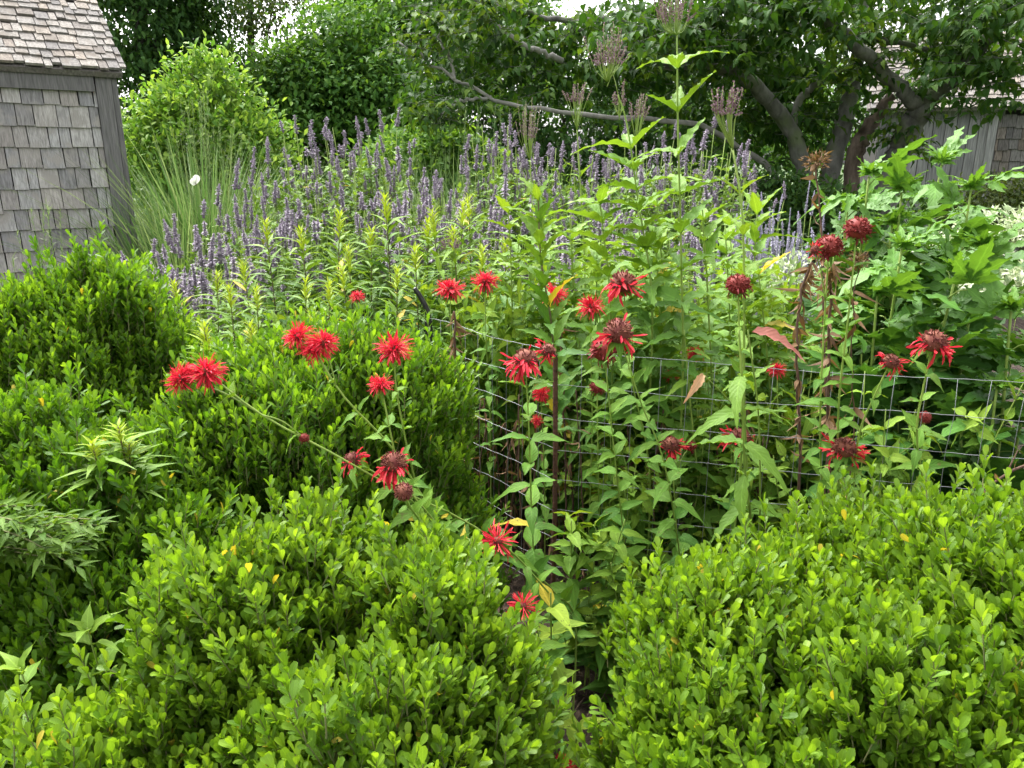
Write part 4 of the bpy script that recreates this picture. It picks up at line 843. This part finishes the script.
for px, py, Y, l in ((87, 628, 1.12, 'pale green seedling with pointed leaves over the dark left shrub, higher one'), (20, 668, 1.02, 'pale green seedling with broad leaves at the left edge, lower one')):
    tp_ = at(px, py, Y); b0 = tp_.copy(); b0[2] = 0; a, s_ = Acc(), Acc(); p = smooth_path([b0, (b0 + tp_) / 2 + (.02, .02, 0), tp_], 12); s_.tube(p, .0025, .0015, 5)
    root = thing('seedling', l, 'plant', b0, 'pale seedlings in the left shrubs'); leafy(a, p, .72, 1.0, .06, 2, .062, .028, ovate, 70, .1, (.05, .4), 90); leafy(a, p, .985, 1.0, .006, 2, .045, .022, ovate, 50, 0, (.1, .5), 90)
    a.build('leaves', M['iron'], root, b0); s_.build('stem', M['stem'], root, b0)

# ------------------------------------------------------------------ tall whorled stems with budding heads
def tall_stem(label, pts, ll, gap, per=3, buds=(), t0=.25, t1=.97, ang=72, age=(.0, .38), stemm='stem', name='tall_ironweed', droop=.12, leafm='iron', thick=.0042, budm='mauve'):
    pts = [at(*q) for q in pts]; b0 = pts[0].copy(); b0[2] = 0; P = smooth_path([b0] + pts, 30); root = thing(name, label, 'wildflower', b0, 'tall budding stems')
    s_, a = Acc(), Acc(); s_.tube(P, thick, thick * .55, 6, rnd=.3)
    leafy(a, P, t0, t1, gap, per, ll, ll * .33, serrate, ang, droop, age, 60, lambda u: np.clip(1.25 - .5 * u, .3, 1.3))
    a.build('leaves', M[leafm], root, b0)
    for (px, py, Y, wpx, hpx, n) in buds:
        c = at(px, py, Y); wd, hh = wpx * Y / F, hpx * Y / F; j = P[-1]; h = Acc()
        for k in range(int(n * .75)):
            th = U(0, 6.28); r = math.sqrt(U(0, 1)) * wd / 2; e = c + (cos(th) * r * U(.9, 1.2), sin(th) * r, hh * (U(.0, .62) - .5 * (r / (wd / 2)) ** 2 * .5)); e0 = c + (cos(th) * r * .6, sin(th) * r * .6, -hh * .25)
            pth = smooth_path([j if len(buds) == 1 else c - (0, 0, hh * .5), e0, e], 8); s_.tube(pth, .0011, .0007, 4)
            m = 24; u = np.linspace(.62, 1, m); q = np.stack([np.interp(u, np.linspace(0, 1, len(pth)), pth[:, i]) for i in range(3)], 1); d = rng.normal(size=(m, 3)) * .6 + (0, 0, .8)
            put_leaves(h, small, q, d, np.tile((0, -1., .2), (m, 1)), U(.004, .008, m), .0038, U(0, 1, m), np.clip(U(-.3, .8, m), 0, 1))
        if len(buds) > 1: s_.tube(smooth_path([j, (j + c) / 2, c - (0, 0, hh * .6)], 5), .0016, .0012, 4)
        h.build('flower_head', M[budm], root, b0)
    s_.build('stem', M[stemm], root, b0); return root
tall_stem('tallest light green stem with paired long leaves and a budding head at the frame top', [(682, 400, 2.35), (681, 250, 2.25), (678, 130, 2.2), (677, 35, 2.2)], 0.165, .11, 3, [(675, 5, 2.2, 40, 70, 44)], .3, .98)
tall_stem('tall light green stem with whorled drooping leaves left of the tallest one', [(648, 430, 2.5), (652, 300, 2.45), (638, 200, 2.45), (627, 125, 2.45), (618, 95, 2.45)], 0.2, .062, 3, [(608, 55, 2.45, 40, 46, 46), (620, 100, 2.5, 16, 30, 10)], .4, .92)
tall_stem('second stem with whorled leaves behind the drooping red flower', [(612, 420, 2.6), (610, 300, 2.5), (603, 230, 2.5), (598, 185, 2.5)], 0.175, .058, 3, [], .4, .98)
tall_stem('reddish stem with upright olive leaves above the half hidden red flower', [(556, 420, 2.35), (552, 330, 2.2), (541, 260, 2.2), (538, 190, 2.2)], .13, .06, 3, [], .45, .99, 42, (0, .25), 'redstem', leafm='golden')
tall_stem('yellow green stem with pointed leaves and a pink budding head before the spreading tree', [(746, 520, 2.0), (744, 400, 1.95), (744, 290, 1.92), (742, 210, 1.92), (733, 150, 1.95)], .105, .1, 2, [(727, 108, 1.95, 32, 42, 36)], .35, .97, 60, (.1, .7))
tall_stem('leafy tall stem without flowers between the two whorled stems', [(666, 430, 2.7), (664, 300, 2.65), (660, 240, 2.6), (656, 190, 2.6)], .15, .062, 3, [], .4, .98)
tall_stem('leafy tall stem without flowers right of the tallest stem', [(712, 430, 2.6), (708, 300, 2.55), (704, 240, 2.5), (702, 200, 2.5)], .15, .065, 3, [], .4, .98)
tall_stem('leafy tall stem without flowers left of the reddish stem', [(515, 430, 2.9), (512, 300, 2.85), (510, 240, 2.85), (507, 200, 2.85)], .14, .06, 3, [], .4, .98, leafm='golden')
tall_stem('leafy tall stem without flowers right of the reddish stem', [(578, 430, 2.8), (575, 320, 2.75), (572, 260, 2.7), (570, 215, 2.7)], .14, .06, 3, [], .4, .98)
tall_stem('thin stem with a wide mauve budding head left of the largest one', [(585, 300, 3.1), (580, 180, 3.1), (577, 130, 3.1)], .09, .1, 2, [(577, 98, 3.1, 28, 26, 26)], .4, .9)
tall_stem('thin stem with a mauve head below and right of the largest budding head', [(640, 300, 3.0), (637, 190, 3.0), (636, 145, 3.0)], .09, .1, 2, [(637, 112, 3.0, 22, 34, 24)], .4, .9)
tall_stem('thin stem with a purple pink head standing before the pale limb', [(535, 300, 3.6), (532, 200, 3.6), (530, 160, 3.6)], .09, .1, 2, [(528, 128, 3.6, 26, 50, 36)], .4, .9)
tall_stem('thin stem with a dull mauve head over the black post', [(450, 340, 3.2), (452, 280, 3.2), (452, 262, 3.2)], .08, .08, 2, [(452, 246, 3.2, 24, 16, 22)], .4, .9)
tall_stem('broad leaved stem over the second wire with large toothed yellow green leaves', [(752, 560, 1.85), (745, 470, 1.82), (742, 380, 1.8), (739, 330, 1.8)], .15, .09, 2, [], .5, .97, 95, (.1, .5), droop=.45)
tall_stem('pale stem with fine toothed leaves behind the large bright bee balm', [(700, 520, 2.35), (690, 400, 2.3), (684, 330, 2.3)], .12, .09, 2, [], .4, .98, 80, (.1, .6), droop=.3)
for k in range(16):
    x, Y, tp_ = U(470, 770), U(2.55, 3.3), U(205, 290)
    tall_stem('leafy tall stem without flowers standing in the green mass behind the red flowers', [(x + U(-8, 8), 430, Y), (x, 330, Y), (x + U(-8, 8), tp_, Y)], U(.13, .18), U(.05, .065), 3, [], .4, .99, U(60, 85), droop=U(.1, .35))
# single turning leaves on a short stalk, part of a withering plant
b0 = at(770, 560, 1.95); b0[2] = 0; root = thing('withering_plant', 'withering stem carrying one large pink leaf and pale curled ones', 'plant', b0); a, s_ = Acc(), Acc()
P = smooth_path([b0, at(760, 450, 1.85), at(748, 330, 1.8)], 12); s_.tube(P, .003, .002, 5)
tg = [((752, 332), (800, 350), .045, .2), ((703, 374), (693, 398), .026, .8)]
for (x0, y0), (x1, y1), wd, ag in tg:
    p0, p1 = at(x0, y0, 1.8), at(x1, y1, 1.76); L_ = np.linalg.norm(p1 - p0); put_leaves(a, [leaf_tm(SERR, .6, .55, serr=.08, wave=.5)], p0, unit(p1 - p0) + (0, 0, .25), (0.3, -.5, .7), L_ * 1.1, wd * .9, U(0, 1), ag * U(0, .8))
    if x0 < 740: s_.tube(smooth_path([P[6], (P[6] + p0) / 2 + (0, 0, .02), p0], 6), .0015, .001, 4)
a.build('leaves', M['pinkleaf'], root, b0); s_.build('stem', M['stem'], root, b0)

# ------------------------------------------------------------------ cutleaf plants on the right
def cone_proto(h, n):
    a, s_ = Acc(), Acc(); p = smooth_path([(0, 0, 0), (U(-.04, .04), U(-.04, .04), h * .5), (0, 0, h)], 14); s_.tube(p, .0075, .004, 6, rnd=.3)
    for k in range(n):
        t = .25 + .75 * (k + .5) / n; q = p[min(13, int(t * 13))] * (1, 1, 0) + (0, 0, t * h); ph = k * 2.4 + U(-.4, .4); rad = np.array((cos(ph), sin(ph), 0))
        pl = U(.05, .1) * (1.2 - .7 * t); e = q + rad * pl + (0, 0, pl * .7); s_.tube(smooth_path([q, (q + e) / 2 + (0, 0, .01), e], 5), .0025, .0018, 4)
        L_ = U(.24, .34) * (1.15 - .5 * t ** 2); D = rad * (1.0 - .5 * t) + (0, 0, .2 + .75 * t ** 2) + rng.normal(size=3) * .28
        put_leaves(a, lobed, e, D, np.array((0, 0, 1.)) - rad * .4 + rng.normal(size=3) * .2, L_, L_ * U(.85, 1.05), U(0, 1), np.clip(.7 * t ** 4 + U(-.1, .1), 0, 1))
    for k in range(7):
        ph = k * 2.4; put_leaves(a, lobed, p[-1], (cos(ph) * .6, sin(ph) * .6, .9), (0, 0, 1), U(.07, .12), U(.06, .1), U(0, 1), U(.5, 1))
    m = []
    for acc, nm, mt in ((a, 'leaves', M['cone']), (s_, 'stem', M['stem'])):
        o = acc.build(nm, mt); m.append(o.data); bpy.data.objects.remove(o)
    return m, h
CP = [cone_proto(1.35, 17) for _ in range(4)]
HID = [(U(840, 965), U(200, 330), U(2.6, 3.4), 'cutleaf plant half hidden among the other cutleaf plants behind the mesh') for _ in range(12)]
for x, y, Y, l in HID + [(872, 152, 2.9, 'tall cutleaf plant with upright tip before the leaning tree trunk'), (905, 168, 2.8, 'cutleaf plant rising between two taller ones before the board wall'), (945, 140, 3.0, 'tallest cutleaf plant in front of the board wall'),
                   (975, 165, 2.7, 'cutleaf plant with a forked top below the shingled outbuilding wall'), (905, 225, 2.45, 'cutleaf plant beside the tallest fading red flower'), (850, 190, 3.1, 'cutleaf plant behind the brown seed head'), (985, 225, 2.5, 'cutleaf plant in front of the pale flower bank'),
                   (960, 250, 2.35, 'broad dark cutleaf plant above the large fading red flower'), (1015, 290, 2.25, 'cutleaf plant at the right edge with the palest big leaves'), (880, 275, 2.4, 'dark cutleaf plant above the smaller fading red flower'), (935, 330, 2.3, 'low cutleaf plant directly behind the large fading red flower'), (1000, 370, 2.15, 'low cutleaf plant behind the mesh at the right edge'), (965, 400, 2.2, 'lowest cutleaf plant in the dark gap behind the mesh'), (1040, 330, 2.3, 'cutleaf plant cut off by the right edge')]:
    m, h = CP[rng.integers(len(CP))]; p = at(x, y, Y); root = thing('cutleaf_plant', l, 'plant', (p[0], p[1], 0), 'cutleaf plants', U(0, 6.28)); k = p[2] / (h + .08); root.scale = (.95, .95, k)
    for me in m:
        o = bpy.data.objects.new(me.name, me); COL.objects.link(o); o.parent = root

# ------------------------------------------------------------------ dead stalks
def dead(label, pts, thick=.004, leaves=18, head_=None, group='dead brown stalks'):
    pts = [at(*q) for q in pts]; b0 = pts[0].copy(); b0[2] = 0; P = smooth_path([b0] + pts, 20); P += rng.normal(size=P.shape) * .002; root = thing('dead_stalk', label, 'dead stalk', b0, group)
    s_, a = Acc(), Acc(); s_.tube(P, thick, thick * .6, 5, rnd=.3)
    n = leaves; q = P[rng.integers(6, len(P), n)]; d = rng.normal(size=(n, 3)) * .5 + (0, 0, -.8)
    put_leaves(a, [lance[3], ovate[3], lance[0]], q, d, rng.normal(size=(n, 3)), U(.03, .065, n), U(.006, .014, n), U(0, 1, n), U(0, .6, n))
    if head_:
        c = P[-1]; n = 230; d = unit(rng.normal(size=(n, 3)) + (0, 0, .4)); put_leaves(a, lance, c + d * head_ * U(0, .8, n)[:, None], d, rng.normal(size=(n, 3)), head_ * U(.15, .42, n), head_ * .09, U(0, 1, n), U(0, .5, n))
    a.build('withered_leaves', M['brownleaf'], root, b0); s_.build('stem', M['dry'], root, b0)
dead('thick dead stalk with shrivelled leaves under the round red flower by the black post', [(458, 440, 2.45), (456, 370, 2.4), (455, 312, 2.4)], .006, 60)
dead('tall dead stalk with a rusty brown seed head before the cutleaf plants', [(826, 480, 2.1), (824, 330, 2.1), (822, 240, 2.15), (816, 162, 2.2)], .004, 40, .045)
dead('dead brown stalk with hanging leaves left of the tall seed head stalk', [(800, 480, 2.1), (797, 380, 2.05), (800, 300, 2.05), (812, 262, 2.05)], .005, 60)
dead('reddish dead stalk close beside the green stems of the tallest fading flowers', [(828, 500, 1.9), (828, 400, 1.8), (830, 300, 1.75), (832, 262, 1.72)], .005, 70)
dead('limp brown dead flower hanging under the tallest fading head', [(850, 480, 1.75), (852, 340, 1.66), (858, 262, 1.62)], .002, 12, .028)
dead('thin dark dead stalk right behind the reddish stem', [(566, 470, 2.5), (563, 380, 2.5), (560, 330, 2.5)], .004, 26)
for k in range(40):
    x = U(445, 556) if k < 26 else U(560, 800); Y = U(2.35, 3.0) if k < 26 else U(2.3, 2.8); top = U(365, 430) if k < 26 else U(380, 470)
    dead('bare brown dead stalk behind the mesh ' + ('left of the rusty bar' if k < 26 else 'right of the rusty bar'), [(x, 560, Y), (x + U(-6, 6), 480, Y), (x + U(-8, 8), top, Y)], U(.003, .0055), 12, group='bare dead stalks ' + ('left' if k < 26 else 'right') + ' of the rusty bar')
b0 = at(1060, 560, 1.5); b0[2] = 0; root = thing('bare_twig', 'bare brown twig with small dry buds poking out above the right front shrub', 'twig', b0); s_, a = Acc(), Acc()
P = smooth_path([b0, at(1060, 470, 1.5), at(1024, 466, 1.48), at(990, 485, 1.46), at(968, 500, 1.45)], 18); s_.tube(P, .004, .0022, 5); s_.tube(smooth_path([P[10], at(1018, 450, 1.48)], 5), .0025, .001, 4)
put_leaves(a, small, P[8:], rng.normal(size=(len(P) - 8, 3)), rng.normal(size=(len(P) - 8, 3)), .018, .007, .5, .8); a.build('withered_leaves', M['brownleaf'], root, b0); s_.build('stem', M['dry'], root, b0)

# ------------------------------------------------------------------ grasses, pale plants, butterfly
def tuft(name, label, px, py, Y, n, mat, spread, wd=.007, cat='grass', plumes=0, group=None):
    n = int(n * 1.9)
    c = at(px, py, Y); h = c[2]; root = thing(name, label, cat, (c[0], c[1], 0), group); a = Acc(); th = U(0, 6.28, n); r = U(0, .15, n); ln = h * U(.5, 1.15, n)
    P = np.stack([c[0] + cos_(th) * r, c[1] + sin_(th) * r, np.zeros(n)], 1); D = np.stack([cos_(th) * U(0, spread, n), sin_(th) * U(0, spread, n), np.ones(n)], 1)
    long_ = [leaf_tm([.7, .9, 1, .95, .85, .7, .5, .3, .05], .3, cc) for cc in (.15, .4, .7, .05)]
    put_leaves(a, long_, P, D, np.stack([-cos_(th), -sin_(th), np.full(n, .3)], 1), ln, wd * U(.6, 1.3, n), U(0, 1, n), np.clip(U(-.3, .8, n), 0, 1))
    a.build('blades', mat, root, root.location)
    if plumes:
        b = Acc()
        for k in range(plumes):
            t_ = U(0, 6.28); base = np.array([c[0] + U(-.12, .12), c[1] + U(-.12, .12), .1]); e = base + (cos(t_) * .12, sin(t_) * .12, h * U(.95, 1.25)); b.tube(smooth_path([base, (base + e) / 2, e], 6), .002, .001, 4)
            m = 40; u = U(.72, 1, m)[:, None]; put_leaves(b, lance, base * (1 - u) + e * u, rng.normal(size=(m, 3)) * .3 + (0, 0, 1), rng.normal(size=(m, 3)), U(.02, .05, m), .003, U(0, 1, m), U(.2, 1, m))
        b.build('plumes', M['grassy'], root, root.location)
tuft('ornamental_grass', 'fountain of ornamental grass with upright plumes beside the lime shrub', 193, 150, 6.2, 420, M['grassy'], .34, .016, plumes=22)
tuft('ornamental_grass', 'low ornamental grass with arching blades at the shed corner', 165, 195, 5.7, 420, M['grassy'], .42, .017)
tuft('ornamental_grass', 'ornamental grass with pinkish seed haze behind the butterfly', 225, 170, 6.5, 320, M['grassy'], .32, .016, plumes=14)
tuft('wispy_weed', 'wispy grey green weed against the bottom of the shed wall', 40, 262, 4.3, 150, M['silver'], .5, .004, 'weed', 6)
tuft('wispy_weed', 'grey green weed at the left edge below the shed wall', 5, 300, 3.6, 200, M['silver'], .6, .008, 'weed', 4)
for x, y, Y, n, l in ((400, 165, 7.2, 420, 'grassy mound behind the purple hyssop, left of the low light shrub'), (445, 150, 7.6, 420, 'grassy mound with pinkish seed heads below the low light shrub'), (490, 160, 7.2, 380, 'grassy mound before the dark shaded tree')):
    tuft('grass_mound', l, x, y, Y, n, M['grassy'], .75, .012, plumes=8)
def mound(name, label, lumps, mat, n, ll, lw, cat='plant', tm=None, group=None):
    C, N = lump_points(lumps, n, (.7, 1.03), -.2); root = thing(name, label, cat, (lumps[0][0], lumps[0][1], 0), group); a = Acc(); C[:, 2] = np.maximum(C[:, 2], .04)
    D = unit(N * .5 + rng.normal(size=N.shape) * .6 + (0, 0, .5)); put_leaves(a, tm or ovate, C, D, rng.normal(size=N.shape) * .4 + (0, -.2, 1) + N * .4, ll * U(.6, 1.2, len(C)), lw * U(.7, 1.2, len(C)), U(0, 1, len(C)), np.clip(U(-.3, .9, len(C)), 0, 1)); a.build('foliage', mat, root, root.location)
    s_ = Acc()
    for k in range(12): e = C[rng.integers(len(C))]; s_.tube(smooth_path([(lumps[0][0], lumps[0][1], 0), (e[0], e[1], e[2] * .4), e], 6), .004, .001, 4)
    s_.build('stems', M['stem'], root, root.location)
mound('variegated_plant', 'pale cream and green mound at the right edge behind the cutleaf plants', [blob(1005, 250, 4.6, .36, .3, .24), blob(955, 268, 4.5, .26, .25, .22), blob(1060, 245, 4.7, .34, .3, .27), blob(1000, 300, 4.2, .3, .25, .2), blob(940, 310, 4.2, .25, .25, .2), blob(1060, 300, 4.2, .3, .25, .2)], M['pale'], 5200, .05, .02)
mound('variegated_plant', 'pale cream and green plant beside the lilac sage', [blob(792, 282, 3.9, .13, .15, .14), blob(770, 300, 3.9, .12, .12, .12)], M['pale'], 620, .04, .016)
# far lawn-side planting that closes the view under the trees
for px, Y, l in ((250, 10.5, 'dark leafy bank behind the lime shrub'), (340, 11.5, 'dark leafy bank below the rounded tree'), (560, 12, 'dark leafy bank beneath the pale limb'), (660, 12, 'dark leafy bank behind the tall budding stems'), (900, 10.6, 'leafy bank at the foot of the board wall')):
    c = at(px, 175, Y); mound('undergrowth_shrub', l, [(c[0], c[1], .5, 1.1, .6, .8), (c[0] + .7, c[1] + .2, .4, .8, .6, .7), (c[0] - .7, c[1], .4, .8, .6, .7)], M['dark'], 2600, .11, .06, 'shrub', small)
bf = at(196, 184, 4.4); root = thing('butterfly', 'small white butterfly over the purple spikes near the shed', 'butterfly', bf)
a = Acc(); a.inst(tinyball, np.array([bf]), np.array([[.003, 0, 0]]), np.array([[0, .003, 0]]), np.array([[0, 0, .012]]), .5, .3); a.build('body', M['dry'], root, bf)
for sx in (-1, 1):
    a = Acc(); put_leaves(a, [leaf_tm([.2, .7, 1.1, 1.25, 1.1, .5], .05, .05)], [bf, bf], [(sx * .12 + .1, -.1 * sx, 1), (sx * .2 - .5, -.2 * sx, .35)], [(sx, -1, 0), (sx, -1, 0)], [.05, .036], [.034, .03], .5, .5); a.build('wing', M['white'], root, bf)
